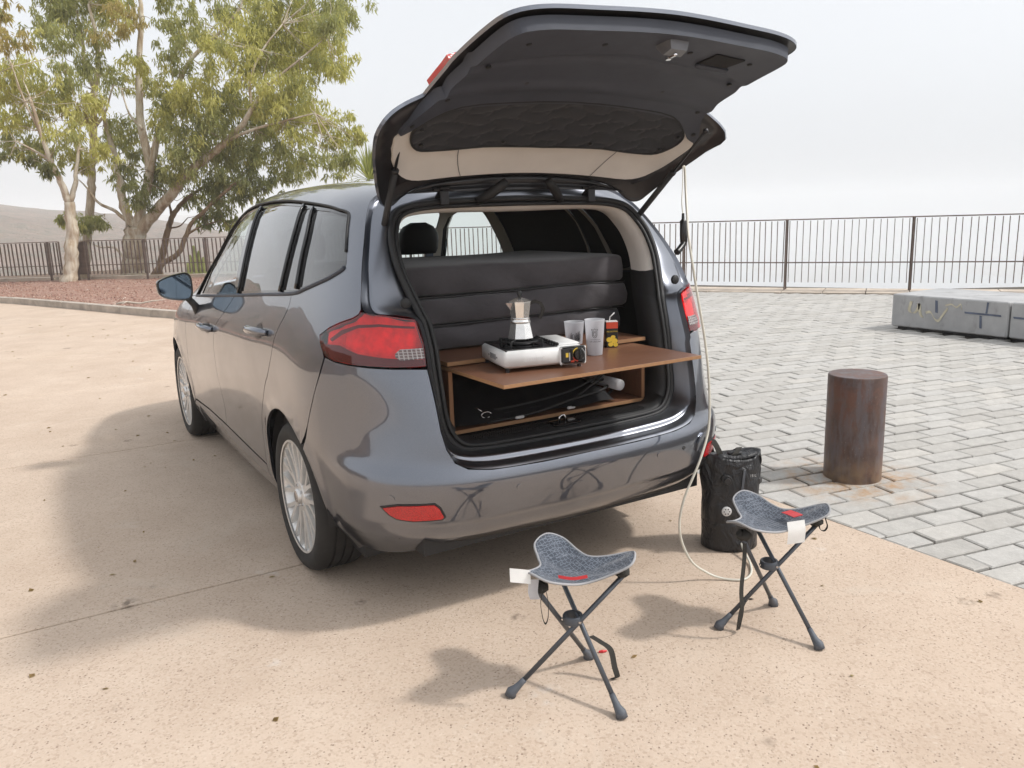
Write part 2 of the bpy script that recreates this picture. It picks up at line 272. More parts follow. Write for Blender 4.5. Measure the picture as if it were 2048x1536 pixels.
class B:
    """collects shapes for one mesh"""
    def __init__(s): s.V = []; s.F = []; s.X = None; s.mi = []
    def add(s, V, F, m=0):
        k = len(s.V); V = [Vector(v) for v in V]
        if s.X is not None: V = [s.X @ v for v in V]
        s.V += V; s.F += [tuple(i + k for i in f) for f in F]; s.mi += [m] * len(F); return s
    def box(s, c, d, rz=0.0, bev=0.0, m=0, rx=0.0, ry=0.0):
        hx, hy, hz = d[0] / 2, d[1] / 2, d[2] / 2
        mt = Matrix.Translation(c) @ Matrix.Rotation(rz, 4, 'Z') @ Matrix.Rotation(ry, 4, 'Y') @ Matrix.Rotation(rx, 4, 'X')
        b = min(bev, hx * .9, hy * .9, hz * .9)
        if b <= 0:
            V = [(x, y, z) for z in (-hz, hz) for x, y in ((-hx, -hy), (hx, -hy), (hx, hy), (-hx, hy))]
            F = [(0, 3, 2, 1), (4, 5, 6, 7), (0, 1, 5, 4), (1, 2, 6, 5), (2, 3, 7, 6), (3, 0, 4, 7)]
        else:
            V = []; F = []
            def ring(ix, iy, z): return [(-ix + b, -iy, z), (ix - b, -iy, z), (ix, -iy + b, z), (ix, iy - b, z), (ix - b, iy, z), (-ix + b, iy, z), (-ix, iy - b, z), (-ix, -iy + b, z)]
            for z, e in ((-hz, b), (-hz + b, 0), (hz - b, 0), (hz, b)): V += ring(hx - e * .999 if e else hx, hy - e * .999 if e else hy, z)
            for r in range(3):
                for i in range(8): j = (i + 1) % 8; F.append((r * 8 + i, r * 8 + j, r * 8 + 8 + j, r * 8 + 8 + i))
            F.append(tuple(range(7, -1, -1))); F.append(tuple(range(24, 32)))
        return s.add([mt @ Vector(v) for v in V], F, m)
    def tube(s, P, r, seg=8, cap=True, flat=1.0, upv=None, m=0):
        P = [Vector(p) for p in P]; n_ = len(P); rr = r if isinstance(r, (list, tuple)) else [r] * n_
        V = []; F = []; prev = None
        for i, p in enumerate(P):
            t = (P[min(i + 1, n_ - 1)] - P[max(i - 1, 0)]).normalized()
            if prev is None: a = Vector(upv) if upv else (Vector((0, 0, 1)) if abs(t.z) < .9 else Vector((1, 0, 0)))
            else: a = prev
            a = (a - t * a.dot(t)).normalized(); b = t.cross(a); prev = a
            for k in range(seg):
                q = 2 * math.pi * k / seg; V.append(p + a * (math.cos(q) * rr[i] * flat) + b * (math.sin(q) * rr[i]))
        for i in range(n_ - 1):
            for k in range(seg): j = (k + 1) % seg; F.append((i * seg + k, i * seg + j, (i + 1) * seg + j, (i + 1) * seg + k))
        if cap: F.append(tuple(range(seg - 1, -1, -1))); F.append(tuple(range((n_ - 1) * seg, n_ * seg)))
        return s.add(V, F, m)
    def strap(s, P, w, side, th=0.0015, m=0):
        P = [Vector(p) for p in P]; sd = Vector(side).normalized(); V = []; F = []
        for i, p in enumerate(P):
            t = (P[min(i + 1, len(P) - 1)] - P[max(i - 1, 0)]).normalized(); nn = t.cross(sd).normalized() * th
            V += [p - sd * w / 2 - nn, p + sd * w / 2 - nn, p + sd * w / 2 + nn, p - sd * w / 2 + nn]
        for i in range(len(P) - 1):
            for k in range(4): j = (k + 1) % 4; F.append((i * 4 + k, i * 4 + j, i * 4 + 4 + j, i * 4 + 4 + k))
        F += [(3, 2, 1, 0), tuple(range(len(V) - 4, len(V)))]
        return s.add(V, F, m)
    def lathe(s, prof, seg=24, c=(0, 0, 0), axis='Z', sx=1.0, sy=1.0, m=0, cap=True, twist=0.0):
        V = []; F = []; k = len(prof)
        for i, (r, z) in enumerate(prof):
            for q in range(seg):
                a = 2 * math.pi * q / seg + twist; x, y = r * math.cos(a) * sx, r * math.sin(a) * sy
                V.append(Vector((x, y, z)) if axis == 'Z' else (Vector((z, x, y)) if axis == 'X' else Vector((y, z, x))))
        V = [v + Vector(c) for v in V]
        for i in range(k - 1):
            for q in range(seg): j = (q + 1) % seg; F.append((i * seg + q, i * seg + j, (i + 1) * seg + j, (i + 1) * seg + q))
        if cap:
            if prof[0][0] > 1e-5: F.append(tuple(range(seg - 1, -1, -1)))
            if prof[-1][0] > 1e-5: F.append(tuple(range((k - 1) * seg, k * seg)))
        return s.add(V, F, m)
    def prism(s, poly, z0, z1, m=0):
        n_ = len(poly); V = [(x, y, z0) for x, y in poly] + [(x, y, z1) for x, y in poly]
        F = [tuple(range(n_ - 1, -1, -1)), tuple(range(n_, 2 * n_))] + [(i, (i + 1) % n_, n_ + (i + 1) % n_, n_ + i) for i in range(n_)]
        return s.add(V, F, m)
    def build(s, name, mat, parent=None, smooth=False, auto=None):
        o = mk(name, s.V, s.F, mat, parent, smooth or auto is not None)
        if any(s.mi): o.data.polygons.foreach_set('material_index', s.mi)
        if auto is not None: sharp(o.data, auto)
        return o
def sharp(me, deg):
    import bmesh
    bm = bmesh.new(); bm.from_mesh(me); bm.normal_update()
    for e in bm.edges:
        if len(e.link_faces) == 2 and e.calc_face_angle(0) > R(deg): e.smooth = False
    bm.to_mesh(me); bm.free()
def crom(P, n=6, closed=False):
    P = np.asarray(P, float); m = len(P); out = []
    rngi = range(m if closed else m - 1)
    for i in rngi:
        p0 = P[(i - 1) % m] if closed or i > 0 else 2 * P[0] - P[1]; p1 = P[i]; p2 = P[(i + 1) % m]
        p3 = P[(i + 2) % m] if closed or i + 2 < m else 2 * P[-1] - P[-2]
        for k in range(n):
            t = k / n; out.append(.5 * ((2 * p1) + (p2 - p0) * t + (2 * p0 - 5 * p1 + 4 * p2 - p3) * t * t + (3 * p1 - p0 - 3 * p2 + p3) * t ** 3))
    if not closed: out.append(P[-1])
    return np.array(out)
def grid_faces(nr, nc, closed=False, flip=False):
    F = []
    for i in range(nr - 1):
        for j in range(nc if closed else nc - 1):
            k = (j + 1) % nc; f = (i * nc + j, i * nc + k, (i + 1) * nc + k, (i + 1) * nc + j); F.append(f[::-1] if flip else f)
    return F
def text_mesh(body, size, name, mat, parent, mat4, extrude=0.0003, align='CENTER'):
    cu = bpy.data.curves.new(name, 'FONT'); cu.body = body; cu.size = size; cu.align_x = align; cu.align_y = 'CENTER'; cu.extrude = extrude; cu.resolution_u = 3
    t = bpy.data.objects.new(name, cu); COL.objects.link(t)
    dg = bpy.context.evaluated_depsgraph_get(); me = bpy.data.meshes.new_from_object(t.evaluated_get(dg))
    bpy.data.objects.remove(t); me.transform(mat4); me.materials.clear(); me.materials.append(M[mat])
    return link(name, me, parent)

# ------------------------------------------------------------------ setting: terrain, ground, plaza
def fbm(x, y, sc, oct=4):
    v = 0.0; a = 1.0
    for o in range(oct):
        k = sc * 2 ** o
        v += a * (math.sin(x * k + 1.7 * o + 2.3 * math.sin(y * k * .7 + o)) * math.cos(y * k * 1.1 - 0.9 * o + 1.9 * math.sin(x * k * .6)))
        a *= .5
    return v
def plateau_d(x, y): return max((x - 10.14) * .85 + (y - 6.84) * .53, (x * .8 + y - 22.0) / 1.28)
# terrain sheet: level on the headland, falling away to the sea beyond the railings
V = []; F = []; rs = [0, 4, 8, 11, 13, 15, 17, 19, 21, 23, 25, 27, 29, 32, 36, 42, 50, 62, 80, 110, 160, 240, 380, 600, 900, 1400, 2200]; NA = 96
for r_ in rs:
    for k in range(NA):
        a = 2 * math.pi * k / NA; x = r_ * math.cos(a); y = r_ * math.sin(a); d = plateau_d(x, y)
        z = -0.06 if d < 1.2 else max(-0.06 - (d - 1.2) * .75 - .4 * fbm(x, y, .12) * min(1, (d - 1.2) / 8), -150 - 4 * fbm(x, y, .01))
        if d < 1.2 and r_ > 60: z = -0.06 - (r_ - 60) * .02
        V.append((x, y, z))
tag(mk('ground', V, grid_faces(len(rs), NA, True), 'dry_hill', smooth=True), kind='structure')
# the sea far below
tag(mk('sea', [(-2290, -2290, -149), (2290, -2290, -149), (2290, 2290, -149), (-2290, 2290, -149)], [(0, 1, 2, 3)], 'sea'), kind='structure')
# dry hillside across the valley: ridge a little above the eye, running out to the left
def ridge(az):   # az in degrees, 0 = +y, positive to the right
    pts = [(-75, 26), (-55, 26), (-40, 25), (-25, 24), (-12, 23), (-4, 22), (-1, 23), (1, 18), (2.2, 15), (4, 14), (6, 9), (9, 2), (12, -10), (16, -40), (22, -90)]
    return float(np.interp(az, [p[0] for p in pts], [p[1] for p in pts]))
V = []; azs = np.linspace(-75, 22, 170); rr_ = np.concatenate([np.linspace(90, 520, 46), [540, 580, 640]])
for r_ in rr_:
    for az in azs:
        a = R(az); k_ = float(np.interp(az, [-40, -20, -9, -3], [.22, .26, .55, 1.0])); x = -1.8 + r_ * k_ * math.sin(a); y = -3.4 + r_ * k_ * math.cos(a); rz_ = ridge(az) * .575 + 1; t = (r_ - 90) / 430
        base = -46 * max(0, 1 - t * 1.6) ** 1.3
        z = base + (rz_ + 75 * 0) * min(t, 1.0) ** 1.25
        if t > 1: z = rz_ - (t - 1) * 240
        z += 1.7 * fbm(x, y, .017, 5) * min(1, t * 3) + .45 * fbm(x + 90, y, .11, 3)
        V.append((x, y, z))
tag(mk('hillside', V, grid_faces(len(rr_), len(azs), flip=True), 'dry_hill', smooth=True), kind='structure')
V = []; azs2 = np.linspace(-30, 14, 60)
for t, r_ in ((0, 1300), (1, 1750), (2, 2000)):
    for az in azs2:
        a = R(az); V.append((r_ * math.sin(a), r_ * math.cos(a), (-140, 25 + 4 * math.sin(az * .55) + 2 * math.sin(az * 1.7), -140)[t]))
tag(mk('far_ridge', V, grid_faces(3, len(azs2), flip=True), 'dry_hill', smooth=True), kind='structure')

# concrete forecourt cast in wide strips
fore = tag(mk('forecourt', [(-32, -14, -.028), (1.405, -14, -.028), (1.405, 30, -.028), (-32, 30, -.028)], [(0, 1, 2, 3)], 'slab_joint'), kind='structure')
ylines = [-10.4, -7.7, -5.1, -2.53, .035, 2.62, 5.2, 7.8, 10.4, 13.0, 15.6, 18.2]
def kerb_y(x):   # front edge of the planting bed
    return float(np.interp(x, [-14, -8, -5, -2.26, -1.0, .24, 1.2, 2.2, 4.0], [24.5, 21.8, 19.8, 17.2, 14.1, 10.9, 9.3, 8.6, 8.3]))
for a, b in zip(ylines[:-1], ylines[1:]):
    g = .0055; x0, x1 = -31.5, 1.400; bv = .003
    b_ = B(); V = [(x0, a + g, -.03), (x1, a + g, -.03), (x1, b - g, -.03), (x0, b - g, -.03), (x0, a + g, -bv), (x1, a + g, -bv), (x1, b - g, -bv), (x0, b - g, -bv), (x0 + bv, a + g + bv, 0), (x1 - bv, a + g + bv, 0), (x1 - bv, b - g - bv, 0), (x0 + bv, b - g - bv, 0)]
    b_.add(V, [(0, 1, 5, 4), (1, 2, 6, 5), (2, 3, 7, 6), (3, 0, 4, 7), (4, 5, 9, 8), (5, 6, 10, 9), (6, 7, 11, 10), (7, 4, 8, 11), (8, 9, 10, 11)])
    b_.build('slab', 'concrete_ground', fore)

# paved plaza: stone setts in running bond
plaza = tag(mk('plaza', [(1.405, -14, -.022), (40, -14, -.022), (11.9, 5.3, -.022), (4, 21, -.022), (1.405, 21, -.022)], [(0, 1, 2, 3, 4)], 'joint_sand'), kind='structure')
TH = R(-10.6); ct, st_ = math.cos(TH), math.sin(TH); PL, PW, GJ = .296, .128, .0070
cx0, cy0 = 1.613, -1.188
def clipx(poly, x0):
    out = []
    for i in range(len(poly)):
        p, q = poly[i], poly[(i + 1) % len(poly)]
        if p[0] >= x0: out.append(p)
        if (p[0] >= x0) != (q[0] >= x0):
            t = (x0 - p[0]) / (q[0] - p[0]); out.append((x0, p[1] + t * (q[1] - p[1])))
    return out
hfov = math.atan(18 / 28.536) + R(5)
pav = []
for i in range(-60, 190):
    for j in range(-6, 60):
        sh_ = (i * .5) % 1.0 + .08 * math.sin(i * 12.9)
        u = (j + sh_) * (PL + GJ); v = i * (PW + .0160); du = PL / 2 + random.uniform(-.0045, .001); dv = PW / 2 + random.uniform(-.004, .002); u += random.uniform(-.002, .002)
        cx, cy_ = cx0 + u * ct - v * st_, cy0 + u * st_ + v * ct
        dx, dy = cx - CAM_POS[0], cy_ - CAM_POS[1]; az = math.atan2(dx, dy) - R(30.75)
        if cx < 1.2 or abs(az) > hfov or plateau_d(cx, cy_) > -.55 or (cx < 3.2 and cy_ > 9): continue
        if 7.25 < cx < 8.2 and -1.5 < cy_ < 2.6 or (cx - 2.055) ** 2 + (cy_ + .598) ** 2 < .05 ** 2: continue
        pts = [(a + random.uniform(-.002, .002), b + random.uniform(-.003, .003)) for a, b in ((-du, -dv), (du, -dv), (du, dv), (-du, dv))]
        w = [(cx + a * ct - b * st_, cy_ + a * st_ + b * ct) for a, b in pts]
        if min(p[0] for p in w) < 1.412: w = clipx(w, 1.412)
        if len(w) < 3: continue
        pav.append((math.hypot(dx, dy), w))
pav.sort(key=lambda t: t[0])
def paver_geo(w):
    mx, my = sum(p[0] for p in w) / len(w), sum(p[1] for p in w) / len(w); z = random.uniform(-.005, .002); tx, ty = random.uniform(-.008, .008), random.uniform(-.008, .008); n_ = len(w); b = .006
    V = [(x, y, -.03) for x, y in w] + [(x, y, z - .005 + (x - mx) * tx + (y - my) * ty) for x, y in w]
    for x, y in w:
        l = math.hypot(x - mx, y - my); k = max(0, 1 - b * 1.5 / max(l, .01)); xx, yy = mx + (x - mx) * k, my + (y - my) * k
        V.append((xx, yy, z + (xx - mx) * tx + (yy - my) * ty))
    F = []
    for i in range(n_): j = (i + 1) % n_; F += [(i, j, n_ + j, n_ + i), (n_ + i, n_ + j, 2 * n_ + j, 2 * n_ + i)]
    F.append(tuple(range(2 * n_, 3 * n_))); return V, F
rest = B()
for k, (d, w) in enumerate(pav):
    V, F = paver_geo(w)
    if k < 290: mk('paver', V, F, 'paver', plaza)
    else: rest.add(V, F)
tag(rest.build('paver_field', 'paver', plaza), kind='stuff')
# pale stone edging under the railing of the plaza
def off_line(pts, d):
    out = []
    for i, p in enumerate(pts):
        a, b = pts[max(i - 1, 0)], pts[min(i + 1, len(pts) - 1)]; t = Vector((b[0] - a[0], b[1] - a[1])).normalized(); out.append((p[0] + t.y * d, p[1] - t.x * d))
    return out
FR = [(13.7, 1.85), (12.5, 3.48), (11.32, 5.15), (10.14, 6.84), (9.17, 8.47), (8.25, 10.2), (7.2, 11.95), (6.1, 13.6), (4.9, 15.2), (3.7, 16.75)]
i_ = off_line(FR, -.55); o_ = off_line(FR, .30)
edge = B()
for a in range(len(FR) - 1):
    for k in range(3):
        t0, t1 = k / 3 + .004, (k + 1) / 3 - .004
        L = lambda P, t: (P[a][0] + (P[a + 1][0] - P[a][0]) * t, P[a][1] + (P[a + 1][1] - P[a][1]) * t)
        q = [L(i_, t0), L(i_, t1), L(o_, t1), L(o_, t0)]
        edge.prism(q if True else q[::-1], -.5, .012)
tag(edge.build('edging', 'pale_stone'), kind='structure')

# planting bed with red volcanic gravel, kerb in front, low wall behind
kx = np.linspace(-14, 4.0, 46)
bed = B(); rows = 14
for j in range(rows):
    for x in kx:
        yb_ = kerb_y(x); yt = 22.15 - .8 * x + .1; t = j / (rows - 1)
        bed.V.append(Vector((x + .2 * t, yb_ + .16 + (max(yt, yb_ + .4) - yb_ - .16) * t, .085 + .02 * fbm(x, t * 5, 2.2))))
bed.F = grid_faces(rows, len(kx))
tag(mk('gravel_bed', bed.V, bed.F, 'red_gravel', smooth=True), kind='structure')
st2 = B()
for k in range(2600):
    x = random.uniform(-3.4, 2.4); yb_ = kerb_y(x); yt = 22.0 - .8 * x; y = random.uniform(yb_ + .2, max(yt, yb_ + .5)); r_ = random.uniform(.012, .034)
    vs = [(x + r_ * math.cos(a) * random.uniform(.7, 1.2), y + r_ * math.sin(a) * random.uniform(.7, 1.2), .085) for a in (0, 1.6, 3.1, 4.7)]
    st2.add(vs + [(x, y, .085 + r_ * random.uniform(.8, 1.3))], [(0, 1, 4), (1, 2, 4), (2, 3, 4), (3, 0, 4)])
tag(st2.build('gravel', 'red_gravel'), 'loose red volcanic stones in the planting bed', 'gravel', kind='stuff')
kp = [(x, kerb_y(x)) for x in kx]
bedding = B()
for a in range(0, len(kp) - 1):
    p, q = Vector(kp[a]), Vector(kp[a + 1]); t = (q - p).normalized(); nn = Vector((-t.y, t.x))
    bedding.prism([v.to_tuple() for v in (p + nn * .02, q + nn * .02, q + nn * .13, p + nn * .13)], -.06, .09)
kerb = tag(bedding.build('kerb', 'joint_sand'), kind='structure')
for a in range(0, len(kp) - 1):
    p, q = Vector(kp[a]), Vector(kp[a + 1]); t = (q - p).normalized(); nn = Vector((-t.y, t.x)) * .15; g = t * .004
    c4 = [p + g, q - g, q - g + nn, p + g + nn]; ci = [v.to_tuple() for v in c4]
    m_ = sum(c4, Vector((0, 0))) / 4; top = [(m_ + (v - m_) * .965).to_tuple() for v in c4]
    V = [(x, y, -.05) for x, y in ci] + [(x, y, .112) for x, y in ci] + [(x, y, .120) for x, y in top]
    mk('kerb_stone', V, [(0, 1, 5, 4), (1, 2, 6, 5), (2, 3, 7, 6), (3, 0, 4, 7), (4, 5, 9, 8), (5, 6, 10, 9), (6, 7, 11, 10), (7, 4, 8, 11), (8, 9, 10, 11)], 'kerb_concrete', kerb)
# low footing wall below the far railing
wl_ = thing('low_wall', 'low beige footing wall under the brown railing by the trees', 'wall', (0, 22.3, 0))
for x0, x1 in ((-9, -6.3), (-6.28, -3.7), (-3.68, -1.05), (-.1, 1.45), (1.47, 3.0), (3.02, 4.6)):
    pts = [(x0, 22.30 - .8 * x0), (x1, 22.30 - .8 * x1), (x1 + .16, 22.30 - .8 * x1 + .2), (x0 + .16, 22.30 - .8 * x0 + .2)]
    B().prism(pts, -.4, .17).build('wall_block', 'pale_stone', wl_)

# ------------------------------------------------------------------ railings
def fence(name, label, line, h, low, rail2, nb, post_w, mat, skip=None, z0=0.0, bar=.007, group=None, lean=0.0):
    f_ = thing(name, label, 'railing', (line[0][0], line[0][1], 0), group)
    pm_ = None; bm_ = None
    for i, p in enumerate(line):
        q = line[min(i + 1, len(line) - 1)] if i < len(line) - 1 else line[i - 1]
        t = Vector((q[0] - p[0], q[1] - p[1], 0)).normalized(); ang = math.atan2(t.y, t.x)
        if pm_ is None:
            pm_ = B().box((0, 0, h / 2 - .02), (.016, post_w, h + .04), bev=.003).box((0, -post_w * .3, h / 2 - .02), (.05, .012, h + .04)).build('post', mat, f_); o = pm_
        else:
            o = pm_.copy(); COL.objects.link(o)
        o.matrix_parent_inverse = Matrix(); o.parent = f_; o.location = (p[0] - line[0][0], p[1] - line[0][1], z0); o.rotation_euler = (0, 0, ang)
        if i == len(line) - 1: break
        L = math.hypot(q[0] - p[0], q[1] - p[1])
        mid = ((p[0] + q[0]) / 2, (p[1] + q[1]) / 2)
        for zz, th in ((h, .045), (rail2, .034)):
            B().box((mid[0], mid[1], z0 + zz), (L - .002, .05 if zz == h else .03, th * .45 if zz == h else th * .6), rz=ang, bev=.003).build('rail', mat, f_)
        for k in range(nb):
            s_ = (k + .5) / nb
            if skip and skip[0] < i + s_ < skip[1]: continue
            if bm_ is None:
                bm_ = B().box((0, 0, (h + low) / 2 - .011), (bar, bar * 2.2, h - low - .022)).build('baluster', mat, f_); b2 = bm_
            else: b2 = bm_.copy(); COL.objects.link(b2)
            b2.parent = f_; b2.matrix_parent_inverse = Matrix(); x, y = p[0] + (q[0] - p[0]) * s_, p[1] + (q[1] - p[1]) * s_
            b2.location = (x - line[0][0], y - line[0][1], z0); b2.rotation_euler = (random.uniform(-.006, .006), random.uniform(-.01, .01), ang)
    return f_
fence('railing', 'brown steel railing of thin upright bars around the paved plaza', FR, 1.25, .13, .485, 18, .10, 'fence_rust', z0=.012, bar=.0115)
fl = lambda x: (x, 22.0 - .8 * x)
fence('railing', 'rusty brown railing section left of the pale leaning trunk', [fl(-6.4), fl(-4.5), fl(-2.75), fl(-1.07)], 1.14, .23, .48, 17, .085, 'fence_rust', z0=.02, bar=.018)
fence('railing', 'short end piece of brown railing just left of the pale trunk', [fl(-1.05), fl(-.80)], 1.14, .23, .48, 3, .03, 'fence_rust', z0=.02, bar=.018)
fence('railing', 'rusty brown railing in front of the thick eucalyptus trunk', [fl(-.42), fl(-.19), fl(1.19), fl(2.58), fl(4.0)], 1.14, .23, .48, 15, .085, 'fence_rust', z0=.02, bar=.018)

# ------------------------------------------------------------------ bollard and benches
bo = thing('bollard', 'short thick rusty steel cylinder bollard standing on grey pavers', 'bollard', (2.062, -.590, 0), world=False)
B().lathe([(.1525, -.05), (.1525, 0), (.153, .2), (.1527, .4), (.1525, .578), (.150, .584), (.147, .586), (.001, .5865)], 72).build('post', 'rusty', bo, auto=30)
def bench(label, y0, y1, marks):
    b_ = thing('bench', label, 'bench', (7.7, (y0 + y1) / 2, 0), 'concrete bench blocks')
    B().box((7.72, (y0 + y1) / 2, .2275), (1.0, y1 - y0, .385), bev=.012).build('block', 'bench', b_, auto=30)
    B().box((7.74, (y0 + y1) / 2, .018), (.9, y1 - y0 - .1, .036)).build('plinth', 'dark_metal', b_)
    for mat, w, pts in marks:
        g = B(); P = crom([(7.2155, y, z) for y, z in pts], 5) if len(pts) > 2 else [(7.2155, y, z) for y, z in pts]
        g.strap(P, w, (0, .35, .9) if abs(pts[0][1] - pts[-1][1]) < .08 else (0, 1, .1), th=.0012); g.build('graffiti', mat, b_)
bench('long grey concrete bench block with cream scribbled graffiti on its side', 1.325, 2.70, [
        ('graffiti_cream', .035, [(2.45, .35), (2.47, .24), (2.41, .21), (2.36, .27), (2.35, .33), (2.33, .22), (2.30, .17)]),
    ('graffiti_cream', .03, [(2.26, .23), (2.20, .24), (2.15, .17), (2.10, .15), (2.04, .24), (2.0, .30)]), ('graffiti_cream', .018, [(2.03, .33), (1.96, .35), (1.90, .32), (1.85, .36), (1.84, .30)]),
    ('graffiti_slate', .03, [(2.14, .38), (2.13, .24)]), ('graffiti_slate', .02, [(1.55, .40), (1.56, .28)]), ('graffiti_slate', .022, [(1.80, .27), (1.40, .265)]), ('graffiti_slate', .025, [(1.62, .25), (1.61, .11)])])
bench('second grey concrete bench block cut by the right picture edge', -.40, 1.305, [('graffiti_slate', .022, [(1.27, .26), (1.02, .255)]), ('graffiti_slate', .03, [(.95, .39), (.97, .33)])])

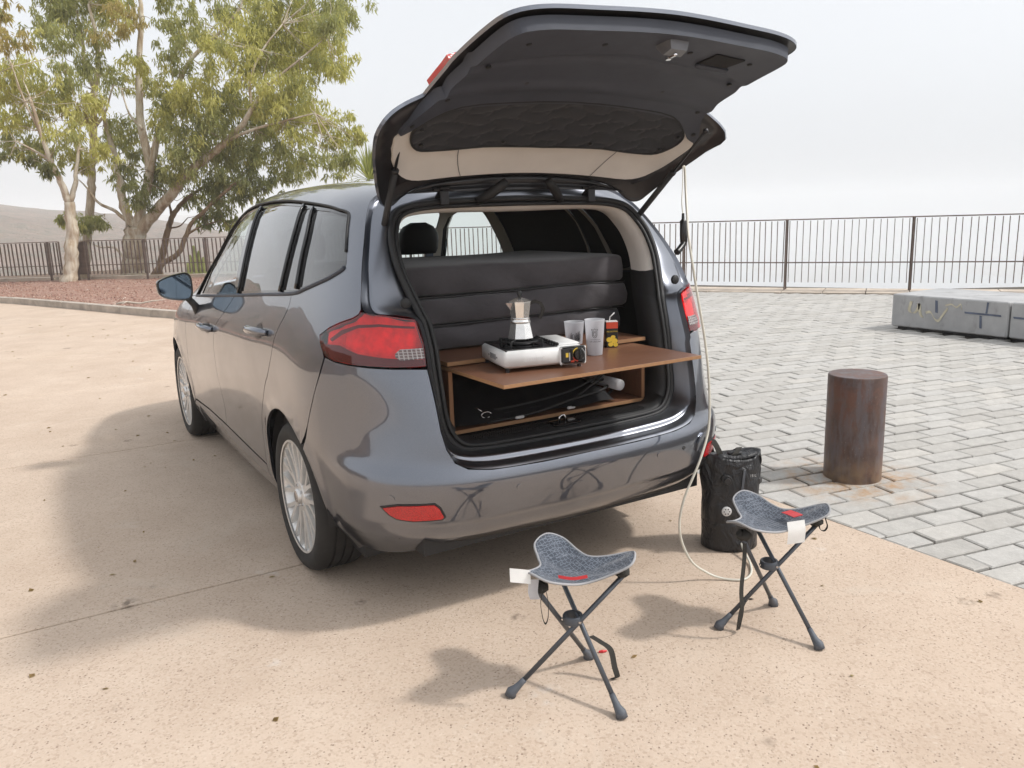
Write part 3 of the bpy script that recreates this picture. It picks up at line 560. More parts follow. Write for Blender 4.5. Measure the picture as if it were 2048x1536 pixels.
# ------------------------------------------------------------------ trees
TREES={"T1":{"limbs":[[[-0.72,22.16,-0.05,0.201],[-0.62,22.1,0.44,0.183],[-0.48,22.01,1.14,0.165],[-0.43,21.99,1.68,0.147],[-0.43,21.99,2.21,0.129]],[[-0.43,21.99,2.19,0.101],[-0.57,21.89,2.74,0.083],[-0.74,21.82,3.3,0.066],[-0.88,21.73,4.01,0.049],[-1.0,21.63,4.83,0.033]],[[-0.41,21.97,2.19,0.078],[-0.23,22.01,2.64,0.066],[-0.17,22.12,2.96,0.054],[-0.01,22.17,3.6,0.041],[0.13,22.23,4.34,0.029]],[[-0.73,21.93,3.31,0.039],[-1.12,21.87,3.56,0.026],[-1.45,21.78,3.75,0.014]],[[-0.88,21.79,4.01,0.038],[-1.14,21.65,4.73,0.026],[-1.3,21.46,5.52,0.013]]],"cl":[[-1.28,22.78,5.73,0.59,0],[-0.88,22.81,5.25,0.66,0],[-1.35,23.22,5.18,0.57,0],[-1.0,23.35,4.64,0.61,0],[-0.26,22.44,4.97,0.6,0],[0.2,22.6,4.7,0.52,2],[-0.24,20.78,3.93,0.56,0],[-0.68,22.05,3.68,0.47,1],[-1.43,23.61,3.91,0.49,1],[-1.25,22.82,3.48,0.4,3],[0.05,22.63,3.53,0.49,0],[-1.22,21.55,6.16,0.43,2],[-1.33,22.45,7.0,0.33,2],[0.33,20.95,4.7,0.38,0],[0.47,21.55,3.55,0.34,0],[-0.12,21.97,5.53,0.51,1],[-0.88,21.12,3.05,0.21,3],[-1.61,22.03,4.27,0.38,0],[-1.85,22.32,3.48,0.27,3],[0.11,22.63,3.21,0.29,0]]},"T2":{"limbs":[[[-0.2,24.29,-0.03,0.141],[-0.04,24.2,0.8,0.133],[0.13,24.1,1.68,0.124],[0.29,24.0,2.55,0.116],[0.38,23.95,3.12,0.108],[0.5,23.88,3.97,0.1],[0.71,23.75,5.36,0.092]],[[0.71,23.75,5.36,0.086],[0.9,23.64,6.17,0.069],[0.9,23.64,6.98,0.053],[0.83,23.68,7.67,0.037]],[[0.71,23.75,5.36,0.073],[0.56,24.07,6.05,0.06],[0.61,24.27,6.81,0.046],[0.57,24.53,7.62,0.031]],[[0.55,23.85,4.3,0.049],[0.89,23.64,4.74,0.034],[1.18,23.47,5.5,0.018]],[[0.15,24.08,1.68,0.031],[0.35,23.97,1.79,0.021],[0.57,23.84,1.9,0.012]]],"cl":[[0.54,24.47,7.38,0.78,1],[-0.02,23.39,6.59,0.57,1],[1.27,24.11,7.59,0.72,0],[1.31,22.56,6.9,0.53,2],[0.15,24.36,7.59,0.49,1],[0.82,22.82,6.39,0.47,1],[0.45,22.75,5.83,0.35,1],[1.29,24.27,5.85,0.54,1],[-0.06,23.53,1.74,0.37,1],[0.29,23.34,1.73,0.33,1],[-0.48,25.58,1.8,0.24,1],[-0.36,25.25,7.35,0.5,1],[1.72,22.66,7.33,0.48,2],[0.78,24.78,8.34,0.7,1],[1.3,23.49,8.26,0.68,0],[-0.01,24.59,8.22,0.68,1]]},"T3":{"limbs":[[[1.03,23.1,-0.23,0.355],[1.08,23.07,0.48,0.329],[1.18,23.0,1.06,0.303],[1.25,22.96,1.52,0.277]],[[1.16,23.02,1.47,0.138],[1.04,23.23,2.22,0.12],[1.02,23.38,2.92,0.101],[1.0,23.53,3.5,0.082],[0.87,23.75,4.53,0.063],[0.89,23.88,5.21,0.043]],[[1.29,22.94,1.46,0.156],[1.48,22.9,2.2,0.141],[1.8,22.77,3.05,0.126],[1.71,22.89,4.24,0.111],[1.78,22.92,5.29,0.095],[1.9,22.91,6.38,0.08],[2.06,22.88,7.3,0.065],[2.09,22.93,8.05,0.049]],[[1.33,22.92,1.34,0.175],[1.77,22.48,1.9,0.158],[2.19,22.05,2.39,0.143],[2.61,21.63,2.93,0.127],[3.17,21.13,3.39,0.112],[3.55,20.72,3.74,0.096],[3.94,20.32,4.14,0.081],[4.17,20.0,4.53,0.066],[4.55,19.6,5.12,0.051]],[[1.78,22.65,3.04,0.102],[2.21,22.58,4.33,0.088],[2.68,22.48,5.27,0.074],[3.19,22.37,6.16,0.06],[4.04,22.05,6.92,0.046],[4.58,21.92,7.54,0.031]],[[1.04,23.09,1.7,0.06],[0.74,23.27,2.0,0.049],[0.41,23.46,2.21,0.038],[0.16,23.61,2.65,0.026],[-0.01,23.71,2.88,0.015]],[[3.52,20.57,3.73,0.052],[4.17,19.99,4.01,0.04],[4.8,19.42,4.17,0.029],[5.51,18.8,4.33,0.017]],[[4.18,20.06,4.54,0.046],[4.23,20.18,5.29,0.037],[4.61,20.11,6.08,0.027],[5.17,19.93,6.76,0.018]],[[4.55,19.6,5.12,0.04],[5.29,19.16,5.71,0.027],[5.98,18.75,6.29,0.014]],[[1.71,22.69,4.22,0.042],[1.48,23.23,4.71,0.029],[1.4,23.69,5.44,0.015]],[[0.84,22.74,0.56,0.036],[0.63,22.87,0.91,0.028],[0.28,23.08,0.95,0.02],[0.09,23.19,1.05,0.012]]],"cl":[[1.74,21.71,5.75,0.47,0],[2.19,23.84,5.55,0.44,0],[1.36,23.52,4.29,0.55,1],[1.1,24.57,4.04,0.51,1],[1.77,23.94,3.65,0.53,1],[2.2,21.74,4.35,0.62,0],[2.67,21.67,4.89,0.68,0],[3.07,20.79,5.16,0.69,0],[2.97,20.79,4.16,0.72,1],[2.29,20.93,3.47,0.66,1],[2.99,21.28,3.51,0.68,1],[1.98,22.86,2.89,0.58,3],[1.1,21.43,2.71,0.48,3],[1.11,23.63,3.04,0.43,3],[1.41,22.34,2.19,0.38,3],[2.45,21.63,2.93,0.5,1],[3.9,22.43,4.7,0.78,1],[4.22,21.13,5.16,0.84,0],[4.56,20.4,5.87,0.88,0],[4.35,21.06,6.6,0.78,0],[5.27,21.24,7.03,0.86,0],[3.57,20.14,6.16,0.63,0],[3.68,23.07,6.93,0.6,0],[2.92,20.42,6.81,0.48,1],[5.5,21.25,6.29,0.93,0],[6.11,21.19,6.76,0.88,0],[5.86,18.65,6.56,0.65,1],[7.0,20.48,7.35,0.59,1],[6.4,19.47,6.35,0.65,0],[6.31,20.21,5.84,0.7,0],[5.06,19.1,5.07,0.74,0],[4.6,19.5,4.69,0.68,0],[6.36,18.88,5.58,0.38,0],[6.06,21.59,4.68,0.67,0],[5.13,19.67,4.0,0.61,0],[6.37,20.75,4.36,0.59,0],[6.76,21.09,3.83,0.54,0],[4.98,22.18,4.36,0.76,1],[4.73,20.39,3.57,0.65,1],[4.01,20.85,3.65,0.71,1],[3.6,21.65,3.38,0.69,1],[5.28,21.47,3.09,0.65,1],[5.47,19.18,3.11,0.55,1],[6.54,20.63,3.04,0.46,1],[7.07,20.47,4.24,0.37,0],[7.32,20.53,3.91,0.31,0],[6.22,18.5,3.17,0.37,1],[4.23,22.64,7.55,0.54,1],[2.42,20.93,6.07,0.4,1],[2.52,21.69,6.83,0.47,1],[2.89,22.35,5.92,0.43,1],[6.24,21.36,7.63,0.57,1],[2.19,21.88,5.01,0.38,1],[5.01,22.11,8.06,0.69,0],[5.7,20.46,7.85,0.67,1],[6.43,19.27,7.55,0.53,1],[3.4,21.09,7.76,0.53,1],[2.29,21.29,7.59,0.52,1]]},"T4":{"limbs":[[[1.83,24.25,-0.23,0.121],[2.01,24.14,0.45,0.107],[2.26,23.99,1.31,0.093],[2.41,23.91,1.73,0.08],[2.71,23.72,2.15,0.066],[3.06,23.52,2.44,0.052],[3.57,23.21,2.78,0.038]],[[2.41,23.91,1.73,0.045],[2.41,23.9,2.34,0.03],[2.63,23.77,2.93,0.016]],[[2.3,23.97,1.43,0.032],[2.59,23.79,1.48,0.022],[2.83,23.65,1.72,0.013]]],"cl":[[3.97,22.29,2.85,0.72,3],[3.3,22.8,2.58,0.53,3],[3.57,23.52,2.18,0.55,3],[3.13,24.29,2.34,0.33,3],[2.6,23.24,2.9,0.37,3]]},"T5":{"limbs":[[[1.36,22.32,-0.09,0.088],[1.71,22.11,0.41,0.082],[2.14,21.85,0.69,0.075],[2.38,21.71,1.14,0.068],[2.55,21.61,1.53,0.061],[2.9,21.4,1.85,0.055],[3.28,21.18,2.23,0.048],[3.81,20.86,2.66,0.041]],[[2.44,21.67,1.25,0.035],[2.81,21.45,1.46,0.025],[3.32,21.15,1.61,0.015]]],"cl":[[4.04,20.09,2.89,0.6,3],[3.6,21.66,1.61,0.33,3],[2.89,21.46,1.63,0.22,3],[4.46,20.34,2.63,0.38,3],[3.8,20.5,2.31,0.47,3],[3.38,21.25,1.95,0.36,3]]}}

def leaves(clumps, dens):
    """drooping lance leaves in small sprays through each clump: (n,4,3) points and tone per leaf"""
    Q = []; TT = []
    for (cx, cy_, cz, r_, tone) in clumps:
        for _ in range(max(15, int(33 * r_))):
            c_ = rng.normal(0, 1, 3) * (.46, .46, .42) * r_ + (cx, cy_, cz); rs_ = r_ * random.uniform(.18, .40)
            m_ = int(dens * rs_ * rs_ * 800) + 16
            p = rng.normal(0, 1, (m_, 3)); p /= np.linalg.norm(p, axis=1)[:, None]; p = p * (rng.random((m_, 1)) ** .55) * rs_ * (1.05, 1.05, 1.15) + c_
            yaw = rng.uniform(0, 6.283, m_); dr = rng.normal(-1.0, .42, m_); L = rng.uniform(.11, .21, m_); w = L * rng.uniform(.09, .15, m_)
            d = np.c_[np.cos(yaw) * np.cos(dr), np.sin(yaw) * np.cos(dr), np.sin(dr)]; s_ = np.cross(d, rng.normal(0, 1, (m_, 3))); s_ *= (w / (np.linalg.norm(s_, axis=1) + 1e-9))[:, None]
            m2 = p + d * (L * .45)[:, None]; e = p + d * L[:, None]; e[:, 2] -= L * .12
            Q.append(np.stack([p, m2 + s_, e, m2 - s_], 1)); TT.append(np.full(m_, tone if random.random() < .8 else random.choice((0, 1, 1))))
    return np.concatenate(Q), np.concatenate(TT)
def tree(name, label, data, bark, dens, group='eucalyptus trees beyond the gravel bed'):
    b0 = data['limbs'][0][0]; t = thing(name, label, 'tree', (b0[0], b0[1], 0), group)
    tb = B()
    for li, L in enumerate(data['limbs']):
        P = crom([p[:3] for p in L], 5); rr = crom([[p[3], 0, 0] for p in L], 5)[:, 0]; amp = .25
        P = [Vector(p) + Vector((random.gauss(0, 1), random.gauss(0, 1), 0)) * r_ * .12 for p, r_ in zip(P, rr)]
        if li == 0:
            P[0].z = -.35; rr = list(rr); rr[0] *= 1.45; rr[1] *= 1.25; rr[2] *= 1.1
        tb.tube(P, [max(.008, float(x)) for x in rr], 10)
    allp = [(Vector(p[:3]), p[3]) for L in data['limbs'] for p in L[1:]]
    for (cx, cy_, cz, r_, tone) in data['cl']:
        c_ = Vector((cx, cy_, cz))
        for q in range(3):
            e = c_ + Vector(rng.normal(0, .45, 3)) * r_; src, rs_ = min(allp, key=lambda a: (a[0] - e).length + random.random() * .5)
            m1 = src.lerp(e, .5) + Vector(rng.normal(0, .1, 3)); m1.z -= .05
            tb.tube([src, src.lerp(m1, .6), m1, m1.lerp(e, .6) + Vector((0, 0, .04)), e], [.012, .010, .008, .006, .003], 5, cap=False)
    tb.build('trunk', bark, t, smooth=True)
    Q, TT = leaves(data['cl'], dens); nq = len(Q); me = bpy.data.meshes.new('crown')
    me.vertices.add(nq * 4); me.vertices.foreach_set('co', Q.reshape(-1)); me.loops.add(nq * 4); me.loops.foreach_set('vertex_index', np.arange(nq * 4)); me.polygons.add(nq)
    me.polygons.foreach_set('loop_start', np.arange(0, nq * 4, 4)); me.polygons.foreach_set('loop_total', np.full(nq, 4))
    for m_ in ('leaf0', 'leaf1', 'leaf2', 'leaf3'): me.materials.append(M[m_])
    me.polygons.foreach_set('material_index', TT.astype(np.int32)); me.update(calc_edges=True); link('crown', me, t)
    return t
tree('eucalyptus_tree', 'pale leaning eucalyptus with forked trunk standing in the railing gap', TREES['T1'], 'bark', 1.0)
tree('eucalyptus_tree', 'tall slim pale eucalyptus stem rising right behind the leaning forked tree', TREES['T2'], 'bark', .9)
tree('eucalyptus_tree', 'largest eucalyptus with thick trunk and wide yellow green crown', TREES['T3'], 'bark', 1.0)
tree('eucalyptus_tree', 'thin grey trunk with dark foliage right of the thickest trunk', TREES['T4'], 'bark2', .9)
tree('eucalyptus_tree', 'low curving brown trunk with dark leaves nearest the car mirror', TREES['T5'], 'bark2', .9)
# yucca behind the car roof
yu = thing('yucca', 'spiky yucca rosette peeking out behind the open tailgate', 'yucca', (6.74, 18.3, 0))
B().tube([(6.74, 18.3, -.3), (6.76, 18.32, 1.2), (6.74, 18.3, 2.55)], [.14, .11, .10], 10).build('trunk', 'bark2', yu, smooth=True)
yb2 = B()
for k in range(150):
    az = random.uniform(0, 6.283); el = random.uniform(-.5, 1.45); L = random.uniform(.75, 1.1); d = Vector((math.cos(az) * math.cos(el), math.sin(az) * math.cos(el), math.sin(el))); s_ = d.cross(Vector((0, 0, 1))).normalized() * .022
    a = Vector((6.74, 18.3, 2.55)) + d * .08; m1 = a + d * L * .55; e = a + d * L - Vector((0, 0, .18 * L * math.cos(el)))
    yb2.add([a - s_ * .6, a + s_ * .6, m1 + s_, m1 - s_, e], [(0, 1, 2, 3), (3, 2, 4)])
yb2.build('leaves', 'palm_leaf', yu)
# columnar cactus by the railing
ca = thing('cactus', 'clump of yellow green columnar cactus by the car mirror', 'cactus', (2.40, 20.75, 0))
for (dx, dy, h, r_) in ((0, 0, .95, .055), (.13, .03, .8, .05), (-.11, .05, .70, .05), (.22, -.02, .62, .045), (.05, .1, .86, .05), (-.2, .0, .5, .04), (.32, .05, .72, .045)):
    prof = [(r_ * .9, 0), (r_, .1), (r_ * 1.02, h * .6), (r_ * .92, h * .9), (r_ * .5, h * .985), (.002, h)]
    cb = B(); V = []; seg = 16
    for r2, z in prof:
        for q in range(seg): a = 2 * math.pi * q / seg; k = 1.0 if q % 2 else .78; V.append((2.40 + dx + r2 * k * math.cos(a), 20.75 + dy + r2 * k * math.sin(a), z))
    cb.add(V, grid_faces(len(prof), seg, True)); cb.build('stem', 'cactus', ca)
# litter on the ground
stick = thing('fallen_branch', 'pale fallen branch lying on the red gravel near the kerb', 'branch', (-.2, 13.6, .09))
g0 = Vector((-.02, 12.75, .13))
B().tube([g0 + Vector(v) for v in ((-.35, .35, 0), (-.2, .2, .03), (0, .05, .0), (.2, .02, .03), (.42, -.1, .05))], [.02, .022, .018, .014, .006], 7).tube([g0 + Vector(v) for v in ((-.2, .2, .03), (-.22, .0, .05), (-.3, -.1, .03))], [.015, .01, .005], 6).build('wood', 'dead_wood', stick, smooth=True)
lf = B()
for k in range(260):
    x = random.uniform(-4.5, 1.2); y = random.uniform(-2.6, 12); L = random.uniform(.012, .034) * (1 + max(0, y) * .06); a = random.uniform(0, 6.28); w = L * random.uniform(.2, .45)
    d = Vector((math.cos(a), math.sin(a), 0)); s_ = Vector((-d.y, d.x, 0)) * w; p = Vector((x, y, .003))
    lf.add([p, p + d * L * .5 + s_ + Vector((0, 0, random.uniform(.002, .007))), p + d * L, p + d * L * .5 - s_], [(0, 1, 2, 3)])
tag(lf.build('leaf_litter', 'dry_leaf'), 'tiny dry leaf scraps scattered over the tan concrete', 'leaf litter', kind='stuff')

# ------------------------------------------------------------------ the car: one smooth body surface S(s, v), cut into panels
def build_net():
    ys=[-.38,0.0,.45,1.0,1.6,2.2,2.76,3.2]      # stations 5..12
    # side rows: (z at these ys, w at these ys)
    Z=[ [.24,.22,.20,.19,.19,.19,.20,.21],
        [.33,.31,.29,.28,.28,.28,.30,.31],
        [.44,.43,.42,.41,.41,.41,.42,.43],
        [.60,.59,.58,.57,.57,.57,.58,.57],
        [.77,.76,.75,.74,.73,.72,.72,.70],
        [.92,.91,.90,.88,.87,.86,.85,.80],
        [1.04,1.03,1.01,.99,.97,.95,.93,.86],
        [1.20,1.185,1.155,1.115,1.075,1.035,.985,.90],
        [1.34,1.34,1.325,1.29,1.245,1.16,1.02,.925],
        [1.47,1.485,1.485,1.46,1.40,1.25,1.045,.94],
        [1.565,1.575,1.585,1.575,1.515,1.32,1.06,.95],
        [1.62,1.635,1.645,1.64,1.585,1.37,1.075,.955],
        [1.645,1.665,1.675,1.67,1.615,1.395,1.085,.96],
        [1.65,1.672,1.683,1.678,1.623,1.40,1.088,.962]]
    W=[ [.80,.83,.845,.85,.85,.85,.83,.76],
        [.865,.885,.888,.89,.89,.888,.88,.82],
        [.90,.915,.905,.903,.905,.905,.905,.85],
        [.918,.932,.925,.922,.923,.922,.922,.865],
        [.925,.938,.938,.938,.937,.932,.925,.865],
        [.92,.935,.939,.940,.937,.928,.915,.85],
        [.895,.914,.921,.922,.918,.907,.885,.815],
        [.845,.868,.878,.880,.876,.862,.835,.75],
        [.795,.818,.828,.828,.818,.79,.72,.62],
        [.735,.755,.765,.764,.748,.70,.58,.48],
        [.67,.69,.70,.698,.678,.61,.44,.36],
        [.575,.59,.60,.60,.58,.50,.31,.25],
        [.33,.34,.345,.345,.335,.28,.17,.13],
        [0,0,0,0,0,0,0,0]]
    # rear stations 0..4 : (x,y,z) per row
    R0y=[-.78,-.875,-.915,-.932,-.915,-.885,-.845,-.775,-.69,-.60,-.53,-.48,-.45,-.44]
    R0z=[.27,.33,.43,.57,.75,.90,1.02,1.17,1.32,1.46,1.555,1.60,1.625,1.63]
    R2x=[.57,.60,.62,.625,.62,.618,.617,.617,.605,.555,.48,.40,.22,0]
    R2y=[-.735,-.825,-.862,-.878,-.855,-.82,-.782,-.72,-.640,-.555,-.485,-.445,-.425,-.42]
    R3x=[.70,.745,.775,.785,.762,.758,.758,.748,.715,.65,.575,.485,.27,0]
    R3y=[-.665,-.735,-.765,-.778,-.76,-.735,-.70,-.645,-.575,-.50,-.44,-.405,-.388,-.385]
    R4x=[.775,.83,.86,.872,.856,.858,.85,.815,.765,.70,.63,.535,.30,0]
    R4y=[-.54,-.585,-.60,-.61,-.60,-.58,-.555,-.515,-.46,-.41,-.36,-.33,-.315,-.31]
    Rz=R0z; Cz=[.255,.335,.44,.60,.77,.92,1.04,1.195,1.335,1.465,1.56,1.612,1.638,1.643]
    n=len(R0y)
    net=[]
    def col(xs,yy,zz): return np.array([[x,y,z] for x,y,z in zip(xs,yy,zz)],float)
    x1=[a*.55 for a in R2x]; y1=[a+(b-a)*.26 for a,b in zip(R0y,R2y)]
    net.append(col([0]*n,R0y,R0z)); net.append(col(x1,y1,R0z))
    z2=[a*.6+b*.4 for a,b in zip(R0z,Cz)]
    net.append(col(R2x,R2y,z2)); net.append(col(R3x,R3y,[a*.25+b*.75 for a,b in zip(R0z,Cz)])); net.append(col(R4x,R4y,Cz))
    sh=[0,0,0,0,0,0,.01,.04,.09,.13,.16,.18,.19,.19]
    for k,y in enumerate(ys): net.append(np.array([[W[j][k],y+sh[j]*(1,.45,.1,0,0,0,0,0)[k],Z[j][k]] for j in range(n)]))
    # front: corner + front centre (crude)
    f13=[];f14=[];f15=[]
    for j in range(n):
        w=W[j][-1]; z=Z[j][-1]-.03*(j>5)
        f13.append([w*.88,3.46,z-.01]); f14.append([w*.55,3.62,z-.02]); f15.append([0,3.69,z-.02])
    net+= [np.array(f13),np.array(f14),np.array(f15)]
    net=np.array(net)  # (16,14,3)
    return net
def cardinal(t):
    # natural cubic spline second-derivative matrix
    n=len(t);h=np.diff(t);A=np.zeros((n,n));B=np.zeros((n,n));A[0,0]=A[-1,-1]=1
    for i in range(1,n-1):
        A[i,i-1]=h[i-1];A[i,i]=2*(h[i-1]+h[i]);A[i,i+1]=h[i]
        B[i,i-1]=6/h[i-1];B[i,i]=-6/h[i-1]-6/h[i];B[i,i+1]=6/h[i]
    return np.linalg.solve(A,B)
class Surf:
    def __init__(s,net):
        m=net.copy()
        # mirrored extension
        ext=[net[k]*np.array([-1,1,1]) for k in (3,2,1)]
        m=np.concatenate([np.array(ext),m],0)
        top=[m[:,k]*np.array([-1,1,1]) for k in (-2,-3)]
        m=np.concatenate([m,np.stack(top,1)],1)
        sk=np.cumsum(np.r_[0,np.linalg.norm(np.diff(m[:,4],axis=0),axis=1)]);sk-=sk[3]
        vk=np.cumsum(np.r_[0,np.linalg.norm(np.diff(m[11,:],axis=0),axis=1)])
        s.sk,s.vk,s.m=sk,vk,m; s.Ms,s.Mv=cardinal(sk),cardinal(vk)
        s.smax=sk[-1]; s.vtop=vk[13]
    def basis(s,t,k,M):
        t=np.atleast_1d(np.asarray(t,float));i=np.clip(np.searchsorted(k,t)-1,0,len(k)-2);h=k[i+1]-k[i]
        a=(k[i+1]-t)/h;b=1-a;N=np.zeros((len(t),len(k)));r=np.arange(len(t))
        N[r,i]+=a;N[r,i+1]+=b
        return N+((a**3-a)*h*h/6)[:,None]*M[i]+((b**3-b)*h*h/6)[:,None]*M[i+1]
    def raw(s,sv):
        sv=np.atleast_2d(sv);Bs=s.basis(sv[:,0],s.sk,s.Ms);Bv=s.basis(sv[:,1],s.vk,s.Mv)
        return np.einsum('ni,nj,ijk->nk',Bs,Bv,s.m)
    def normal(s,sv,e=2e-3):
        sv=np.atleast_2d(sv).astype(float)
        a=s.raw(sv+[e,0])-s.raw(sv-[e,0]);b=s.raw(sv+[0,e])-s.raw(sv-[0,e])
        n=np.cross(a,b);n/=np.linalg.norm(n,axis=1)[:,None]+1e-12;return n   # outward for +x half
    def __call__(s,sv,off=0.0):
        p=s.raw(sv);n=s.normal(sv)
        r=np.minimum(np.hypot(p[:,1],p[:,2]-.33),np.hypot(p[:,1]-2.76,p[:,2]-.33))
        fl=.010*np.exp(-((r-.395)/.035)**2)
        return p+n*(fl+off)[:,None] if np.ndim(fl) else p
S=Surf(build_net())
VT = float(S.vtop); MIR = np.array([-1.0, 1, 1])
def pos(sv, off=0.0):
    """point of the LEFT body half (x negative)"""
    return S(np.atleast_2d(sv), off) * MIR
def nrm(sv, off=0.0, e=3e-3):
    sv = np.atleast_2d(sv).astype(float); a = pos(sv + [e, 0], off) - pos(sv - [e, 0], off); b = pos(sv + [0, e], off) - pos(sv - [0, e], off)
    n_ = np.cross(b, a); return n_ / (np.linalg.norm(n_, axis=1)[:, None] + 1e-12)
def densify(P, h):
    out = []; P = np.asarray(P, float)
    for i in range(len(P)):
        a, b = P[i], P[(i + 1) % len(P)]; k = max(1, int(np.ceil(np.linalg.norm(b - a) / h)))
        for q in range(k): out.append(a + (b - a) * q / k)
    return np.array(out)
def area2(P): return float(np.sum(P[:, 0] * np.roll(P[:, 1], -1) - np.roll(P[:, 0], -1) * P[:, 1]))
def inset(P, g, keep=None):
    P = np.asarray(P, float)
    if area2(P) < 0: P = P[::-1]
    if g == 0: return P
    t0 = P - np.roll(P, 1, 0); t1 = np.roll(P, -1, 0) - P
    n0 = np.c_[-t0[:, 1], t0[:, 0]]; n1 = np.c_[-t1[:, 1], t1[:, 0]]
    n0 /= np.linalg.norm(n0, axis=1)[:, None] + 1e-12; n1 /= np.linalg.norm(n1, axis=1)[:, None] + 1e-12
    m = n0 + n1; m /= np.linalg.norm(m, axis=1)[:, None] + 1e-9; k = np.clip(1 / np.maximum((m * n0).sum(1), .35), 0, 2)
    Q = P + m * (k * g)[:, None]
    for i in range(len(P)):
        if keep is not None and keep(P[i]): Q[i] = P[i]
    return Q
def inpoly(pts, P):
    x, y = pts[:, 0], pts[:, 1]; r = np.zeros(len(pts), bool)
    for i in range(len(P)):
        x0, y0 = P[i]; x1, y1 = P[(i + 1) % len(P)]
        c_ = ((y0 > y) != (y1 > y)); r ^= c_ & (x < (x1 - x0) * (y - y0) / (y1 - y0 + 1e-15) + x0)
    return r
def tri2d(loop, holes, h):
    loops = [densify(loop, h * .6)] + [densify(q, h * .6) for q in holes]
    lo, hi = loops[0].min(0), loops[0].max(0)
    gx, gy = np.meshgrid(np.arange(lo[0] + h * .5, hi[0], h), np.arange(lo[1] + h * .5, hi[1], h), indexing='ij')
    gx[:, 1::2] += h * .5; g = np.c_[gx.ravel(), gy.ravel()]
    ok = inpoly(g, loops[0])
    for q in loops[1:]: ok &= ~inpoly(g, q)
    g = g[ok]; allb = np.concatenate(loops)
    if len(g): g = g[np.array([np.min(((allb - q) ** 2).sum(1)) > (h * .38) ** 2 for q in g])]
    V = np.concatenate([allb, g]); E = []; k = 0
    for q in loops: E += [(k + i, k + (i + 1) % len(q)) for i in range(len(q))]; k += len(q)
    vo, eo, fo = geometry.delaunay_2d_cdt([Vector(p) for p in V], E, [], 0, 1e-6)[:3]
    vo = np.array([tuple(v) for v in vo]); T = np.array([f for f in fo if len(f) == 3]); c_ = vo[T].mean(1); ok = inpoly(c_, loops[0])
    for q in loops[1:]: ok &= ~inpoly(c_, q)
    T = T[ok]; a = vo[T[:, 1]] - vo[T[:, 0]]; b = vo[T[:, 2]] - vo[T[:, 0]]; fl_ = (a[:, 0] * b[:, 1] - a[:, 1] * b[:, 0]) < 0
    T[fl_] = T[fl_][:, ::-1]; return vo, T
def panel(name, loop, mat, parent, holes=(), off=0.0, depth=.014, gap=.0022, h=.05, side=0, seam=None, xf=None, label=None, fn=None, fmat=None):
    """trimmed patch of the body surface. side: -1 left, 1 right, 0 both halves in one mesh; seam(p): boundary points without flange"""
    L = inset(loop, gap, seam); H = [inset(q, -gap) for q in holes]
    vo, T = tri2d(L, H, h)
    o_ = off if fn is None else off + fn(vo)
    P = pos(vo, o_); N = nrm(vo)
    if fn is not None:
        e = 4e-3; o2 = lambda d: off + fn(vo + d)
        A = pos(vo + [e, 0], o2([e, 0])) - pos(vo - [e, 0], o2([-e, 0])); Bb = pos(vo + [0, e], o2([0, e])) - pos(vo - [0, e], o2([0, -e])); N = np.cross(Bb, A); N /= np.linalg.norm(N, axis=1)[:, None] + 1e-12
    cnt = {}
    for t in T:
        for a, b in ((t[0], t[1]), (t[1], t[2]), (t[2], t[0])): cnt[(a, b)] = 1
    bd = [(a, b) for (a, b) in cnt if (b, a) not in cnt]
    if seam: bd = [(a, b) for a, b in bd if not (seam(vo[a]) and seam(vo[b]))]
    V = [P]; NN = [N]; F = [tuple(t[::-1]) for t in T]; k = len(P)   # left half: reversed so that normals point out
    # orientation check
    nf = np.cross(P[T[:, 2]] - P[T[:, 0]], P[T[:, 1]] - P[T[:, 0]])
    if (nf * N[T[:, 0]]).sum() < 0: F = [f[::-1] for f in F]
    if depth and bd:
        W = []; NW = []; FW = []
        for a, b in bd:
            pa, pb = P[a], P[b]; qa, qb = pa - N[a] * depth, pb - N[b] * depth
            w = np.cross(pb - pa, qa - pa); w /= np.linalg.norm(w) + 1e-12
            i = k + len(W); W += [pa, pb, qb, qa]
            cen = P[[a, b]].mean(0)
            FW.append((i, i + 1, i + 2, i + 3)); NW += [w] * 4
        V.append(np.array(W)); NN.append(np.array(NW)); F += FW
    V = np.concatenate(V); NN = np.concatenate(NN)
    if xf is not None: V, NN = xf(V, NN)
    def emit(sd):
        return (V, NN, F) if sd < 0 else (V * MIR, NN * MIR, [f[::-1] for f in F])
    if side == 0:
        a, b = emit(-1), emit(1); k = len(V); VV = np.concatenate([a[0], b[0]]); N2 = np.concatenate([a[1], b[1]]); FF = a[2] + [tuple(i + k for i in f) for f in b[2]]
    else: VV, N2, FF = emit(side)
    o = mk(name, VV, FF, mat, parent, True, N2)
    if label: o['label'] = label
    return o
car = thing('car', 'dark grey people carrier parked with its tailgate wide open', 'car', (0, 0, 0))
